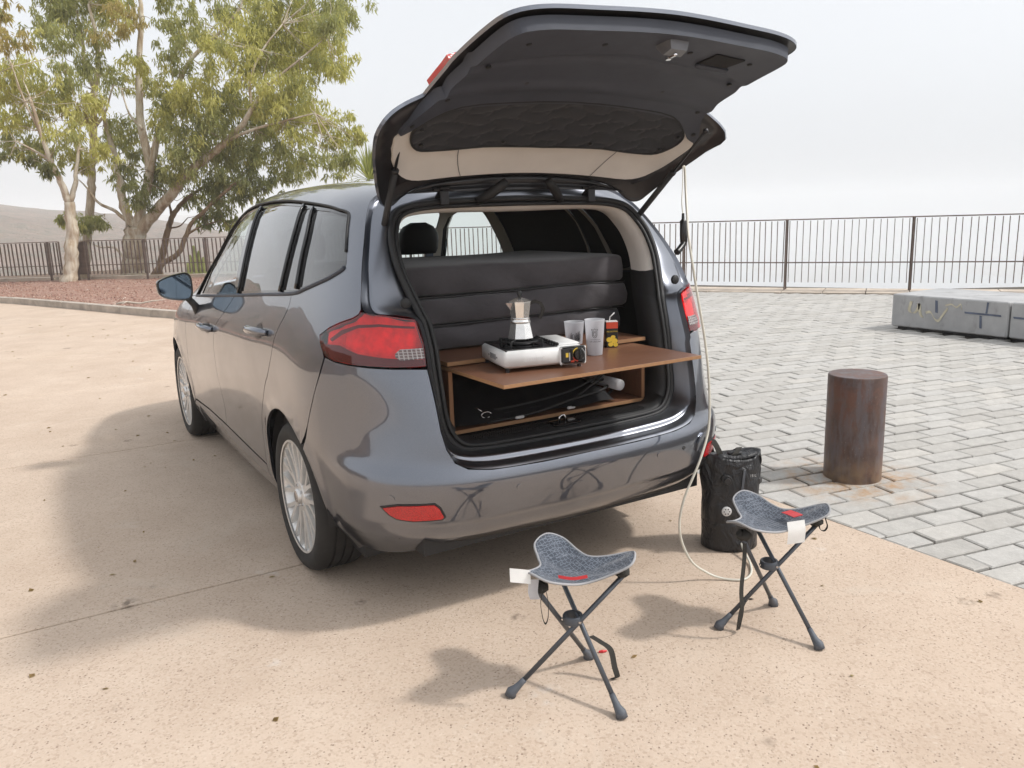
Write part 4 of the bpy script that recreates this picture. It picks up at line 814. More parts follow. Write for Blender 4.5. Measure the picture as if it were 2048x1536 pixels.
# ---- feature curves in (s, v)
DR = [(1.552, .960), (1.560, .915), (1.605, .872), (1.652, .835), (1.685, .79), (1.715, .72), (1.775, .648), (1.845, .594), (1.93, .503), (2.004, .41), (2.075, .31), (2.107, .2175), (2.122, .155)]
DM = [(2.575, .960), (2.72, .87), (2.85, .80), (2.895, .74), (2.910, .686), (2.927, .583), (2.935, .5), (2.928, .42), (2.925, .35), (2.945, .27), (2.99, .185)]
DF = [(3.77, .9635), (3.80, .90), (3.84, .80), (3.862, .68), (3.86, .588), (3.896, .45), (3.93, .27), (3.925, .165)]
DU = [(1.552, .960), (1.394, .980), (1.18, 1.031), (1.035, 1.0885), (1.006, 1.113), (1.003, 1.14), (1.025, 1.20), (1.058, 1.274), (1.098, 1.360), (1.115, 1.384), (1.15, 1.397), (1.232, 1.407), (1.45, 1.428), (1.67, 1.442), (2.08, 1.4605), (2.37, 1.469), (2.77, 1.478), (2.97, 1.470), (3.14, 1.45), (3.28, 1.40), (3.40, 1.33), (3.52, 1.235), (3.65, 1.11), (3.77, .9635)]
WS = [(4.12, 1.0), (3.9, 1.12), (3.7, 1.22), (3.5, 1.335), (3.3, 1.435), (3.14, 1.52), (3.07, 1.585), (3.03, 1.75), (3.0, VT)]
DP = [(.862, .935), (.859, 1.06), (.885, 1.23), (.945, 1.39), (.985, 1.48), (.95, 1.56), (.87, 1.65), (.74, 1.82), (.66, VT)]   # tailgate gap, D pillar to roof
LT = [(1.1574, .8439), (1.077, .8694), (.9874, .8904), (.9111, .9067), (.8766, .9196), (.8638, .9300), (.8009, .9277), (.7245, .922), (.6353, .9128), (.6323, .8941), (.6287, .8686), (.6243, .8454), (.6251, .8219), (.6275, .7887), (.6301, .7703), (.6928, .7675), (.7743, .7661), (.8626, .765), (.9478, .7657), (1.0328, .7713), (1.0803, .78), (1.1132, .7991), (1.1439, .8221)]
def inv(y, z, sv):
    sv = np.array(sv, float)
    for _ in range(30):
        g = lambda t: S(t[None])[0][1:]
        r_ = g(sv) - [y, z]; J = np.c_[(g(sv + [1e-4, 0]) - g(sv)) / 1e-4, (g(sv + [0, 1e-4]) - g(sv)) / 1e-4]; sv = sv - np.clip(np.linalg.solve(J, r_), -.1, .1)
    return tuple(sv)
def arch(yc, s0, a0, a1, n_):
    return [inv(yc + .385 * math.cos(R(a)), .335 + .385 * math.sin(R(a)), (s0 + .385 * math.cos(R(a)), np.interp(.335 + .385 * math.sin(R(a)), [.2, .3, .42, .58, .75, .9], [0, .098, .229, .39, .561, .70]))) for a in np.linspace(a0, a1, n_)]
SEAM = [(1.0991, .7808), (1.1278, .725), (1.1808, .64), (1.255, .52)]
GB = [(0, .415), (.22, .415), (.44, .418), (.53, .428), (.575, .452), (.600, .50), (.613, .56), (.620, .66), (.629, .765)]   # bumper top edge below the boot opening
top_c = lambda p: p[1] > VT - 1e-4
cen = lambda p: p[0] < 1e-4
# body shell
loop = list(crom(DU, 3)) + [(3.95, .97), (4.12, 1.0)] + WS[1:] + [(2.2, VT), (1.4, VT)] + list(crom(DP, 4))[::-1] + [(.8766, .9196), (.9111, .9067), (.9874, .8904), (1.077, .8694), (1.1574, .8439), (1.1439, .8221), (1.1132, .7991)] + SEAM + arch(0, 1.592, 131, -24, 40) + [(2.05, -.02), (2.122, -.02)] + list(crom(DR, 3))[::-1][:-1]
panel('body_shell', loop, 'paint', car, h=.045, seam=top_c)
sill = [(2.125, -.02)] + [(s_, -.02) for s_ in np.linspace(2.3, 3.9, 12)] + arch(2.76, 4.352, 203, 185, 5) + [(3.926, .160), (3.5, .178), (3.0, .179), (2.6, .168), (2.125, .151)]
panel('sill', sill, 'paint', car, side=-1); panel('sill', sill, 'paint', car, side=1)
fd = [(3.925, .165)] + arch(2.76, 4.352, 184, -22, 46) + [(4.95, .0), (5.05, .2), (5.05, .6), (5.0, .80), (4.8, .93), (4.5, .985), (4.12, 1.0), (3.95, .97)] + list(crom(DF, 3))[:-1]
panel('fender', fd, 'paint', car, side=-1); panel('fender', fd, 'paint', car, side=1)
hood = [(4.14, 1.01), (4.5, .99), (4.8, .935), (5.0, .81), (5.4, .75), (5.88, .75), (5.88, VT), (4.6, VT), (4.28, VT), (4.24, 1.6)]
panel('bonnet', hood, 'paint', car, seam=top_c); panel('front_bumper', [(5.055, .0), (5.055, .6), (5.01, .79), (5.4, .74), (5.88, .74), (5.88, .0)], 'paint', car, seam=lambda p: p[0] > 5.87)
panel('windscreen', [(4.12, 1.01)] + WS[1:] + [(3.6, VT), (4.26, VT), (4.22, 1.6)], 'glass_clear', car, depth=0, off=-.004, seam=top_c)
doors = {}
for sd, nm in ((-1, 'left'), (1, 'right')):
    rd = list(crom(DR, 3)) + [(2.6, .174), (2.985, .184)] + list(crom(DM, 3))[::-1] + [(2.2, .9585)]
    fdr = list(crom(DM, 3)) + [(3.5, .184), (3.92, .168)] + list(crom(DF, 3))[::-1] + [(3.2, .9595)]
    for tg, lp, hs in (('rear', rd, (1.80, 2.08, .815)), ('front', fdr, (2.945, 3.235, .752))):
        d_ = panel('door', lp, 'paint', car, side=sd); doors[(sd, tg)] = d_
        s0, s1, vh = hs
        # handle: scooped dish and a bar standing off the door
        b_ = B(); P = [pos((s_, vh + .006 * (s_ - s0)), o_)[0] for s_, o_ in zip(np.linspace(s0, s1, 9), (.004, .022, .034, .038, .039, .038, .036, .024, .004))]
        if sd > 0: P = [p * MIR for p in P]
        b_.tube(P, [.013, .017, .0185, .0185, .0185, .0185, .0185, .018, .014], 10, flat=1.0, upv=(0, 0, 1)); b_.build('handle', 'paint', d_, smooth=True)
        a = np.linspace(0, 2 * np.pi, 28, endpoint=False); sc_ = [((s0 + s1) / 2 + .055 * np.cos(t), vh + .034 * np.sin(t)) for t in a]
        panel('handle_dish', sc_, 'paint_inner', d_, off=.0015, depth=0, gap=0, h=.012, side=sd)
# daylight opening: black frame and panes
dlo = list(crom(DU, 3)) + [(3.2, .9597), (2.575, .960), (2.2, .9585)]
panes = {'f': [(3.60, .985), (3.49, 1.12), (3.36, 1.25), (3.24, 1.36), (3.10, 1.425), (2.93, 1.447), (2.70, 1.450), (2.655, 1.227), (2.64, 1.1), (2.63, .983)],
         'r': [(2.4915, .986), (2.4866, 1.1278), (2.5112, 1.2921), (2.548, 1.4297), (2.2, 1.437), (1.798, 1.418), (1.7356, 1.2861), (1.7254, 1.1393), (1.7495, .9815)],
         's': [(1.6967, .9812), (1.6821, 1.1245), (1.6947, 1.2787), (1.732, 1.4045), (1.640, 1.4055), (1.5606, 1.2516), (1.5479, 1.1259), (1.5333, .982)],
         'q': [(1.4761, .9922), (1.4793, 1.1428), (1.4998, 1.2766), (1.563, 1.3985), (1.3577, 1.3928), (1.1498, 1.3740), (1.1177, 1.3551), (1.070, 1.262), (1.024, 1.1637), (1.022, 1.135), (1.041, 1.1013), (1.1848, 1.0475), (1.3374, 1.0084)]}
for sd in (-1, 1):
    panel('window_frame', dlo, 'black_gloss', car, holes=list(panes.values()), off=-.004, depth=.02, gap=.001, h=.05, side=sd)
    for k, q in panes.items(): panel('window', q, 'glass_clear' if k == 'f' else 'glass_tint', car if k == 'q' else doors[(sd, 'front' if k == 'f' else 'rear')], off=-.0075, depth=0, gap=-.002, h=.06, side=sd)
    # rubber strips between panes and bright belt strip
    for s_pts in ([(2.50, .975), (2.494, 1.13), (2.52, 1.29), (2.562, 1.445)], [(1.72, .973), (1.702, 1.125), (1.713, 1.28), (1.762, 1.425)], [(1.505, .985), (1.508, 1.14), (1.528, 1.275), (1.60, 1.41)]):
        P = [pos(q, .002)[0] for q in crom(s_pts, 5)]
        if sd > 0: P = [p * MIR for p in P]
        B().tube(P, .008, 6).build('pillar_strip', 'black_gloss', car, smooth=True)
    P = [pos(q, .001)[0] for q in crom([(3.76, .9655), (3.2, .9625), (2.575, .963), (2.0, .962), (1.56, .964), (1.394, .985), (1.18, 1.036), (1.045, 1.091), (1.012, 1.115)], 6)]
    if sd > 0: P = [p * MIR for p in P]
    B().tube(P, .008, 6).build('belt_trim', 'trim_grey', car, smooth=True)
    P = [pos(q, .002)[0] for q in crom([(1.03, 1.195), (1.075, 1.30), (1.108, 1.373), (1.15, 1.392), (1.232, 1.402), (1.45, 1.424), (2.08, 1.456), (2.77, 1.473), (3.14, 1.445), (3.4, 1.325), (3.65, 1.105), (3.76, .975)], 6)]
    if sd > 0: P = [p * MIR for p in P]
    B().tube(P, .0055, 6).build('window_seal', 'rubber', car, smooth=True)
def bfn(p):
    p = np.atleast_2d(p); crease = .004 * np.tanh((p[:, 1] - .205) / .008) * np.clip((.95 - p[:, 0]) / .25, 0, 1)
    return crease + .013 * np.tanh((.412 - p[:, 1]) / .034) * np.clip((1.16 - p[:, 0]) / .18, 0, 1) * np.clip((p[:, 1] - .1) / .1, 0, 1)
# rear bumper with reflectors, sensors, tow eye cover, dark lower lip
bl = GB + [(.6928, .7655), (.7743, .7641), (.8626, .763), (.9478, .7637), (1.0328, .769), (1.075, .777)] + SEAM + arch(0, 1.592, 134, 205, 18) + [(1.12, -.03), (.95, -.035), (.80, -.02), (.68, .02), (.62, .075), (.55, .108), (.3, .098), (0, .092)]
bump = panel('rear_bumper', bl, 'paint', car, h=.02, seam=cen, fn=bfn)
panel('bumper_lip', [(0, .09), (.3, .095), (.55, .104), (.62, .07), (.655, .035), (.60, .0), (.3, -.03), (0, -.035)], 'black_plastic', bump, off=-.006, depth=.02, seam=cen)
RF = [(.817, .2867), (.7651, .3005), (.652, .3057), (.6358, .2887), (.6224, .2508), (.6302, .2413), (.7218, .2378), (.7707, .2453), (.7951, .2613)]
for sd in (-1, 1):
    panel('reflector_surround', inset(np.array(RF), -.006), 'black_plastic', bump, off=.0025, depth=.012, gap=0, h=.02, side=sd, fn=bfn)
    panel('reflector', RF, 'reflector_red', bump, off=.006, depth=.008, gap=.001, h=.015, side=sd, fn=bfn)
def disc(name, sv, r_, mat, parent, off=.003, sd=-1, depth=.006):
    a = np.linspace(0, 2 * np.pi, 18, endpoint=False); panel(name, [(sv[0] + r_ * np.cos(t), sv[1] + r_ * np.sin(t)) for t in a], mat, parent, off=off, depth=depth, gap=0, h=r_ * .6, side=sd, fn=bfn)
for sd in (-1, 1):
    for q in ((.785, .325), (.334, .335)): disc('parking_sensor', q, .0125, 'paint', bump, off=.0022, sd=sd)
disc('tow_eye_recess', (.585, .335), .030, 'black_gloss', bump, off=.0012, sd=1)
panel('tow_eye_cover', [(.553, .30), (.577, .30), (.597, .335), (.597, .372), (.573, .36), (.556, .335)], 'paint', bump, off=.010, depth=.01, gap=0, h=.02, side=1, fn=bfn)
disc('screw_hole', (.475, .335), .009, 'black_gloss', bump, off=.0012, sd=1)
# tail lights: red lens over reflector bowls, smoked lower strip, clear reversing lamp
for sd in (-1, 1):
    tl = panel('tail_light', LT, 'lens_red', car, off=.003, depth=.02, gap=.003, h=.03, side=sd)
    panel('reflector_bowl', LT, 'lamp_red_inner', tl, off=-.024, depth=0, gap=.004, h=.02, side=sd, fn=lambda p: .012 * np.cos(p[:, 0] * 46) * np.cos((p[:, 1] - .84) * 34))
    panel('smoked_strip', [(1.135, .822), (1.0, .826), (.9, .806), (.80, .80), (.635, .796), (.634, .774), (.6928, .7705), (.7743, .769), (.8626, .768), (.9478, .769), (1.03, .775), (1.075, .784), (1.108, .802)], 'smoked', tl, off=-.006, depth=.004, gap=.002, h=.02, side=sd)
    panel('reversing_lamp', [(.735, .812), (.715, .824), (.632, .828), (.633, .797), (.72, .791), (.738, .80)], 'clear_reflector', tl, off=.0045, depth=.004, gap=0, h=.008, side=sd, fn=lambda p: .0016 * np.sign(np.sin(p[:, 0] * 420)) )
    panel('light_ring', [(1.06, .838), (.98, .868), (.88, .889), (.78, .8955), (.645, .8905), (.646, .884), (.78, .8875), (.88, .880), (.97, .857), (1.04, .832)], 'smoked', tl, off=.0012, depth=.001, gap=0, h=.012, side=sd)
# ---- boot opening: painted gutter between body edge G and rubber seal A
AA = [(0, -.785, .632), (-.2, -.784, .634), (-.4, -.780, .640), (-.49, -.775, .655), (-.535, -.765, .70), (-.555, -.755, .76), (-.562, -.735, .87), (-.565, -.722, .95), (-.566, -.705, 1.03), (-.572, -.675, 1.12), (-.580, -.66, 1.15), (-.598, -.625, 1.22), (-.618, -.575, 1.32), (-.615, -.525, 1.41), (-.595, -.487, 1.47), (-.565, -.458, 1.515), (-.51, -.442, 1.54), (-.40, -.434, 1.555), (-.2, -.429, 1.563), (0, -.428, 1.566)]
GG = [(0, .417), (.22, .417), (.44, .420), (.555, .440), (.597, .49), (.613, .56), (.62, .66), (.629, .765), (.626, .82), (.634, .905), (.70, .924), (.845, .932), (.859, 1.06), (.885, 1.23), (.945, 1.39), (.985, 1.48), (.95, 1.56), (.87, 1.65), (.74, 1.82), (.66, VT)]
A3 = crom(AA, 6); Gs = crom(GG, 6); GN = nrm(Gs); G3 = pos(Gs, np.where(Gs[:, 1] < .75, bfn(Gs), 0.0))
w_b = np.clip((.70 - A3[:, 2]) / .05, 0, 1)
profS = [(0, 0), (.02, .016), (.07, .022), (.13, .022), (.17, .007), (.50, .002), (.78, .004), (.88, .018), (1.0, .014)]
profB = [(0, 0), (.09, .20), (.28, .30), (.36, .42), (.42, .82), (.52, .96), (.75, .99), (.92, 1.0), (1.0, 1.0)]
def dens_prof(p): return crom([(a, b, 0) for a, b in p], 3)[:, :2]
pS, pB = dens_prof(profS), dens_prof(profB)
rings = []
for (a, b), (c1, c2) in zip(pS, pB):
    side_ = G3 + (A3 - G3) * a - GN * b
    bot = np.c_[G3[:, 0] + (A3[:, 0] - G3[:, 0]) * c1, G3[:, 1] + (A3[:, 1] - G3[:, 1]) * c1, G3[:, 2] + (A3[:, 2] - G3[:, 2]) * c2]
    rings.append(side_ * (1 - w_b[:, None]) + bot * w_b[:, None])
rings = np.array(rings); nr, nc = rings.shape[:2]
VV = np.concatenate([rings.reshape(-1, 3), (rings * MIR).reshape(-1, 3)]); FF = grid_faces(nr, nc); FF2 = [tuple(i + nr * nc for i in f[::-1]) for f in FF]
gut = mk('boot_gutter', VV, FF + FF2, 'paint_satin', car, True); sharp(gut.data, 55)
full = np.concatenate([A3, (A3 * MIR)[::-1][1:-1]])
tin = lambda P, k: P * [1 - k / .6, 1, 1] + [0, 0, 0]
B().tube([tuple(p) for p in np.concatenate([full, full[:1]])], .0125, 8, cap=False).build('boot_seal', 'rubber', car, smooth=True)
ctr = np.array([0, 0, 1.08])
def ringin(P, d, dy):
    v = ctr - P; v[:, 1] = 0; v /= np.linalg.norm(v, axis=1)[:, None]; return P + v * d + np.array([0, dy, 0])
f2 = ringin(full, .022, -.004); B().tube([tuple(p) for p in np.concatenate([f2, f2[:1]])], .0085, 8, cap=False).build('boot_seal', 'rubber', car, smooth=True)
def strip(name, idx, offs, mat, dy=0.0):
    """inner lining strip following the seal over A3[idx], both halves"""
    P = A3[idx]; rr_ = [ringin(P, d, y) for d, y in offs]; V = np.concatenate(rr_); n_ = len(P); F = grid_faces(len(offs), n_)
    if name == 'opening_lining': mk(name, V, F, mat, car, True); return mk(name, V * MIR, [f[::-1] for f in F], mat, car, True)
    V2 = np.concatenate([V, V * MIR]); return mk(name, V2, F + [tuple(i + len(V) for i in f[::-1]) for f in F], mat, car, True)
zA = A3[:, 2]; i_up = np.where(zA > 1.245)[0]; i_lo = np.where((zA <= 1.26) & (zA > .69))[0]; i_bt = np.where(zA < .72)[0]
strip('opening_trim', i_up, [(.012, .006), (.028, .01), (.046, .03), (.052, .07), (.040, .14)], 'beige')
strip('opening_lining', i_lo, [(.012, .006), (.030, .01), (.050, .035), (.050, .09), (.0, .20)], 'black_plastic')
sp_ = strip('sill_plate', i_bt, [(.012, .006), (.024, .012), (.034, .03), (.036, .06), (.034, .10), (.03, .13)], 'black_plastic')
rib = None
for k in range(59):   # ribbed scuff surface
    x = -.41 + k * .0141
    if abs(x) < .072: continue
    if rib is None: rib = B().box((0, 0, 0), (.006, .066, .004)).build('sill_rib', 'black_plastic', sp_); r2_ = rib
    else: r2_ = rib.copy(); COL.objects.link(r2_)
    r2_.location = (x, -.722, .6725)
B().box((0, -.735, .668), (.13, .07, .012), bev=.004).build('latch_recess', 'black_gloss', car)
B().tube([(-.022, -.735, .674), (-.022, -.735, .693), (-.012, -.735, .70), (.0, -.735, .70), (.006, -.735, .693), (.006, -.735, .674)], .004, 8).build('striker', 'chrome', car, smooth=True)
for sd in (-1, 1):
    B().lathe([(.001, 0), (.016, .001), (.020, .004), (.020, .012)], 20, axis='Y', c=(sd * .640, -.688, 1.20)).build('buffer', 'rubber', car, smooth=True)
# ---- interior
lin = [(.80, .36), (3.72, .36), (3.72, .975), (.80, .975)]
panel('side_lining', lin, 'black_plastic', car, off=-.075, depth=0, gap=0, h=.09)
ph = [inset(np.array(q), -.012) for q in panes.values()]
up_ = [(.90, .975), (3.76, .975), (3.62, 1.12), (3.5, 1.25), (3.38, 1.36), (3.2, 1.46), (3.1, 1.55), (3.05, VT), (.95, VT), (1.02, 1.5), (.95, 1.40), (.89, 1.2)]
panel('roof_lining', up_, 'headliner', car, holes=ph, off=-.05, depth=.0, gap=0, h=.07, seam=top_c)
for k in ('r', 's', 'q'): panel('window_blind', inset(np.array(panes[k]), -.02), 'mat_black', car, off=-.040, depth=0, gap=0, h=.08, side=1)
inn = B().box((0, .9, .38), (1.5, 3.3, .06)).build('floor_pan', 'carpet', car)
B().box((0, -.30, .615), (1.30, .86, .05)).build('load_floor', 'carpet', car)
B().box((0, 3.05, .55), (1.5, .3, .8)).build('bulkhead', 'carpet', car)
B().box((0, 1.6, .20), (1.55, 4.1, .05)).build('underbody', 'rubber', car)
B().box((0, -.55, .33), (1.35, .5, .1)).build('underbody', 'rubber', car)
ds = B(); ds.box((0, 2.28, .92), (1.5, .42, .22), bev=.07).box((0, 2.12, .78), (1.5, .3, .3), bev=.08); ds.build('dashboard', 'trim_grey', car, auto=40)
sw = B(); P = [(-.37 + .185 * math.cos(a), 1.86 + .06 * math.sin(a), .98 + .175 * math.sin(a)) for a in np.linspace(0, 2 * math.pi, 33)]; sw.tube(P, .016, 8, cap=False).tube([(-.37, 1.86, .98), (-.37, 2.05, .90)], .04, 10).build('steering_wheel', 'black_plastic', car, smooth=True)
def seat(x, y):
    b_ = B(); b_.box((x, y + .28, .62), (.50, .52, .16), bev=.06).box((x, y - .02, .94), (.48, .15, .62), bev=.06, rx=R(10))
    o = b_.build('seat', 'carpet', car, auto=40)
    h_ = B(); V = []; prof = [(-.12, .0), (-.13, .04), (-.135, .10), (-.125, .15), (-.09, .195), (-.04, .21)]
    for zz, wx, dy in ((0, .115, .045), (.03, .13, .055), (.08, .135, .06), (.13, .128, .055), (.17, .10, .045), (.195, .05, .025)):
        for a in np.linspace(0, 2 * math.pi, 20, endpoint=False): V.append((x + wx * (abs(math.cos(a)) ** .6) * np.sign(math.cos(a)), y - .10 + zz * -.10 + dy * (abs(math.sin(a)) ** .7) * np.sign(math.sin(a)), 1.275 + zz))
    F = grid_faces(6, 20, True); F.append(tuple(range(100, 120))); F.append(tuple(range(19, -1, -1))); h_.add(V, F); h_.build('headrest', 'mat_black', o, smooth=True)
    B().tube([(x - .05, y - .09, 1.20), (x - .05, y - .10, 1.30)], .007, 6).tube([(x + .05, y - .09, 1.20), (x + .05, y - .10, 1.30)], .007, 6).build('headrest_stem', 'steel', o)
seat(-.37, 1.50); seat(.37, 1.50)
# ---- wheels
def wheel(y, sd, tilt=0.0):
    x0 = sd * .905; TR = .332; g = B()
    w_in = sd * .68
    prof = [(.246, 0.0), (.262, .006), (.285, .011), (.305, .008), (.318, -.002), (.326, -.016), (.3315, -.030)]
    for gx in (-.058, -.098, -.138): prof += [(TR, gx + .008), (TR - .009, gx + .007), (TR - .009, gx - .003), (TR, gx - .004)]
    prof += [(TR, -.165), (.327, -.190), (.315, -.205), (.29, -.215), (.246, -.218)]
    T_ = B().lathe([(r_, a) for r_, a in prof], 72, axis='X', cap=False)
    ty = mkx('tyre', T_, 'tyre', sd, x0, y, None)
    # rim barrel + lip + multi spokes
    rm = B().lathe([(.249, .002), (.250, -.004), (.243, -.006), (.236, -.014), (.228, -.05), (.215, -.10), (.20, -.16), (.21, -.21)], 64, axis='X', cap=False)
    rm.lathe([(.240, .001), (.249, .003), (.2505, -.004)], 64, axis='X', cap=False)
    for k in range(10):
        for dv in (-1, 1):
            a0 = 2 * math.pi * (k / 10) + dv * .055; a1 = 2 * math.pi * (k / 10) + dv * .155
            pts = [(.055, a0 * 1.0, -.012, .016), (.11, a0 + dv * .005, -.014, .0125), (.17, (a0 + a1) / 2 + dv * .01, -.010, .011), (.215, a1 - dv * .012, -.006, .0115), (.243, a1, -.006, .014)]
            V = []; 
            for r_, a, xx, w in pts:
                for ww, hx in ((-w, -.03), (-w * .75, 0), (w * .75, 0), (w, -.03)): V.append((xx + hx, r_ * math.cos(a) - ww * math.sin(a), r_ * math.sin(a) + ww * math.cos(a)))
            F = []
            for i in range(4):
                for j in range(3): F.append((i * 4 + j, i * 4 + j + 1, i * 4 + 5 + j, i * 4 + 4 + j))
            rm.add(V, F)
    rm.lathe([(.001, .006), (.028, .006), (.032, .002), (.034, -.008), (.062, -.010), (.068, -.018), (.07, -.05)], 40, axis='X')
    ri = mkx('rim', rm, 'alloy', sd, x0, y, ty)
    sharp(ri.data, 35)
    hb = B().lathe([(.001, .0085), (.022, .0085), (.026, .0065)], 28, axis='X')
    for q in range(5): a = 2 * math.pi * q / 5; hb.lathe([(.007, -.012), (.007, -.004), (.001, -.004)], 8, axis='X', c=(0, .048 * math.cos(a), .048 * math.sin(a)))
    mkx('hub_cap', hb, 'steel', sd, x0, y, ty)
    dk = B().lathe([(.001, -.075), (.150, -.075), (.155, -.085), (.155, -.095)], 40, axis='X'); mkx('brake_disc', dk, 'dark_metal', sd, x0, y, ty)
    return ty
def mkx(name, b, mat, sd, x0, y, par):
    V = [(x0 + sd * v.x, y + v.y, .330 + v.z) for v in b.V]; F = b.F if sd > 0 else [f[::-1] for f in b.F]
    o = mk(name, V, F, mat, car if par is None else par, True); sharp(o.data, 40); return o
for y, sd in ((0, -1), (0, 1), (2.76, -1), (2.76, 1)):
    w_ = wheel(y, sd); w_.name = 'wheel'
    # dark wheel well
    V = []; 
    for xx in (sd * .925, sd * .62):
        for a in np.linspace(-3, 183, 30): V.append((xx if xx * sd < .7 else sd * .90, y + .40 * math.cos(R(a)), .335 + .40 * math.sin(R(a))))
    F = grid_faces(2, 30); F.append(tuple(range(30, 60))); mk('wheel_well', V, F, 'rubber', car)
# fuel side / door mirror
for sd in (-1, 1):
    ang = 0; b_ = B(); c0 = Vector((sd * 1.012, 1.90, 1.135)); V = []
    sh_ = [(0.00, .006), (.03, .055), (.07, .085), (.11, .090)]
    outl = [(-.125, .035), (-.128, -.01), (-.115, -.045), (-.07, -.07), (0, -.083), (.07, -.085), (.098, -.06), (.105, 0), (.100, .06), (.075, .085), (.03, .085), (-.04, .072), (-.095, .055)]
    outl = [(p[0] * .86, p[1] * .96) for p in crom(outl, 4, True)[:, :2]]
    for dy, k in ((-.02, 1.0), (.0, 1.03), (.04, .98), (.08, .82), (.105, .5), (.11, .05)):
        for (u, w) in outl: V.append(c0 + Vector((sd * -u * k, dy, w * k)))
    n_ = len(outl); b_.add(V, grid_faces(6, n_, True, flip=sd < 0)); mo = b_.build('door_mirror', 'black_gloss', car, smooth=True)
    V = [c0 + Vector((sd * -u * .90, -.012, w * .88)) for u, w in outl]; mk('mirror_glass', V, [tuple(range(n_)) if sd > 0 else tuple(range(n_))[::-1]], 'mirror', mo)
    V = [c0 + Vector((sd * -u * k, -.021 + dd, w * k)) for k, dd in ((1.0, 0), (.93, 0), (.90, .01)) for u, w in outl]; mk('mirror_rim', V, grid_faces(3, n_, True), 'black_plastic', mo, True)
    B().tube([c0 + Vector((-sd * .06, .03, -.07)), c0 + Vector((-sd * .10, .04, -.12)), c0 + Vector((-sd * .135, .06, -.19))], [.028, .030, .045], 10, flat=.7).build('mirror_arm', 'black_plastic', mo, smooth=True)

# ---- tailgate: the same surface, swung up about the roof hinge
HY, HZ, HT = -.425, 1.602, R(89.0)
def gate(V, N=None):
    c_, s_ = math.cos(HT), math.sin(HT); V = np.asarray(V, float).copy(); dy, dz = V[:, 1] - HY, V[:, 2] - HZ
    V[:, 1] = HY + dy * c_ + dz * s_; V[:, 2] = HZ - dy * s_ + dz * c_
    if N is None: return V
    N = np.asarray(N).copy(); ny, nz = N[:, 1].copy(), N[:, 2].copy(); N[:, 1] = ny * c_ + nz * s_; N[:, 2] = -ny * s_ + nz * c_
    return V, N
def gp(sv, off=0.0, sd=-1):
    p = gate(pos(sv, off))[0]; return p if sd < 0 else p * MIR
TG = [(0, .468), (.25, .468), (.45, .472), (.55, .482), (.592, .51), (.606, .57), (.612, .66), (.619, .765), (.616, .82), (.624, .915), (.632, .936), (.70, .94), (.845, .945), (.852, 1.06), (.878, 1.23), (.93, 1.385), (.955, 1.445), (.93, 1.49), (.84, 1.515), (.6, 1.525), (.3, 1.528), (0, 1.53)]
tgs = [TG[0]] + [tuple(p) for p in crom(TG, 3)[1:]]
tg = panel('tailgate', tgs, 'paint', car, depth=.012, gap=.001, h=.045, seam=cen, xf=gate)
I1 = inset(np.array(tgs), .016, cen); I1[:, 0] = np.where(np.array([cen(p) for p in I1]), 0, I1[:, 0])
wband = lambda p: np.exp(-((p[:, 1] - 1.18) / .25) ** 2)
panel('inner_frame', tgs, 'paint_inner', tg, off=-.012, depth=0, gap=.004, h=.04, seam=cen, xf=gate, fn=lambda p: -.022 * np.clip((.79 - p[:, 0]) / .05, 0, 1) * np.clip((p[:, 1] - .96) / .03, 0, 1) * np.clip((1.44 - p[:, 1]) / .03, 0, 1))
# trim of the lower door, beige window surround, quilted blind
LO = [(0, .492), (.30, .492), (.50, .498), (.560, .516), (.578, .57), (.583, .66), (.588, .78), (.597, .88), (.617, .94), (.66, .99), (.70, 1.03), (.715, 1.07), (.655, 1.075), (.60, 1.045), (.50, .995), (.25, .978), (0, .975)]
panel('lower_trim', [LO[0]] + [tuple(p) for p in crom(LO, 3)[1:]], 'trim_grey', tg, off=-.062, depth=-.040, gap=0, h=.02, seam=cen, xf=gate, fn=lambda p: .012 * (lambda t: t * t * (3 - 2 * t))(np.clip((p[:, 1] - .74) / .2, 0, 1)) + .010 * np.exp(-((p[:, 1] - .70 - .06 * p[:, 0]) / .018) ** 2) - .012 * np.exp(-((p[:, 1] - .88) / .02) ** 2))
BE = [(0, .955), (.25, .96), (.50, .985), (.63, 1.055), (.70, 1.075), (.735, 1.10), (.745, 1.20), (.745, 1.30), (.70, 1.385), (.58, 1.43), (.3, 1.445), (0, 1.448)]
BI = [(0, 1.0), (.3, 1.0), (.50, 1.01), (.58, 1.06), (.60, 1.12), (.585, 1.18), (.53, 1.225), (.42, 1.245), (.2, 1.25), (0, 1.25)]
be = [BE[0]] + [tuple(p) for p in crom(BE, 3)[1:]]
bi = [BI[0]] + [tuple(p) for p in crom(BI, 3)[1:]]
ringp = bi[::-1] + be       # open ring, half
bu = [tuple(p) for p in crom([(.61, 1.05), (.66, 1.06), (.70, 1.075), (.735, 1.10), (.745, 1.20), (.745, 1.30), (.70, 1.385), (.58, 1.43), (.3, 1.445), (0, 1.448)], 3)] + [tuple(p) for p in crom([(0, 1.23), (.2, 1.23), (.42, 1.225), (.53, 1.205), (.585, 1.17), (.60, 1.12), (.59, 1.06)], 3)]
panel('window_surround', bu, 'beige', tg, off=-.052, depth=-.020, gap=0, h=.03, seam=cen, xf=gate, fn=lambda p: .012 * np.clip((1.43 - p[:, 1]) / .10, 0, 1))
bq = [(0, .965), (.25, .967), (.47, .98), (.60, 1.05), (.64, 1.11), (.625, 1.19), (.575, 1.245), (.45, 1.262), (.3, 1.255), (.15, 1.262), (0, 1.268)]
bq = [bq[0]] + [tuple(p) for p in crom(bq, 3)[1:]]
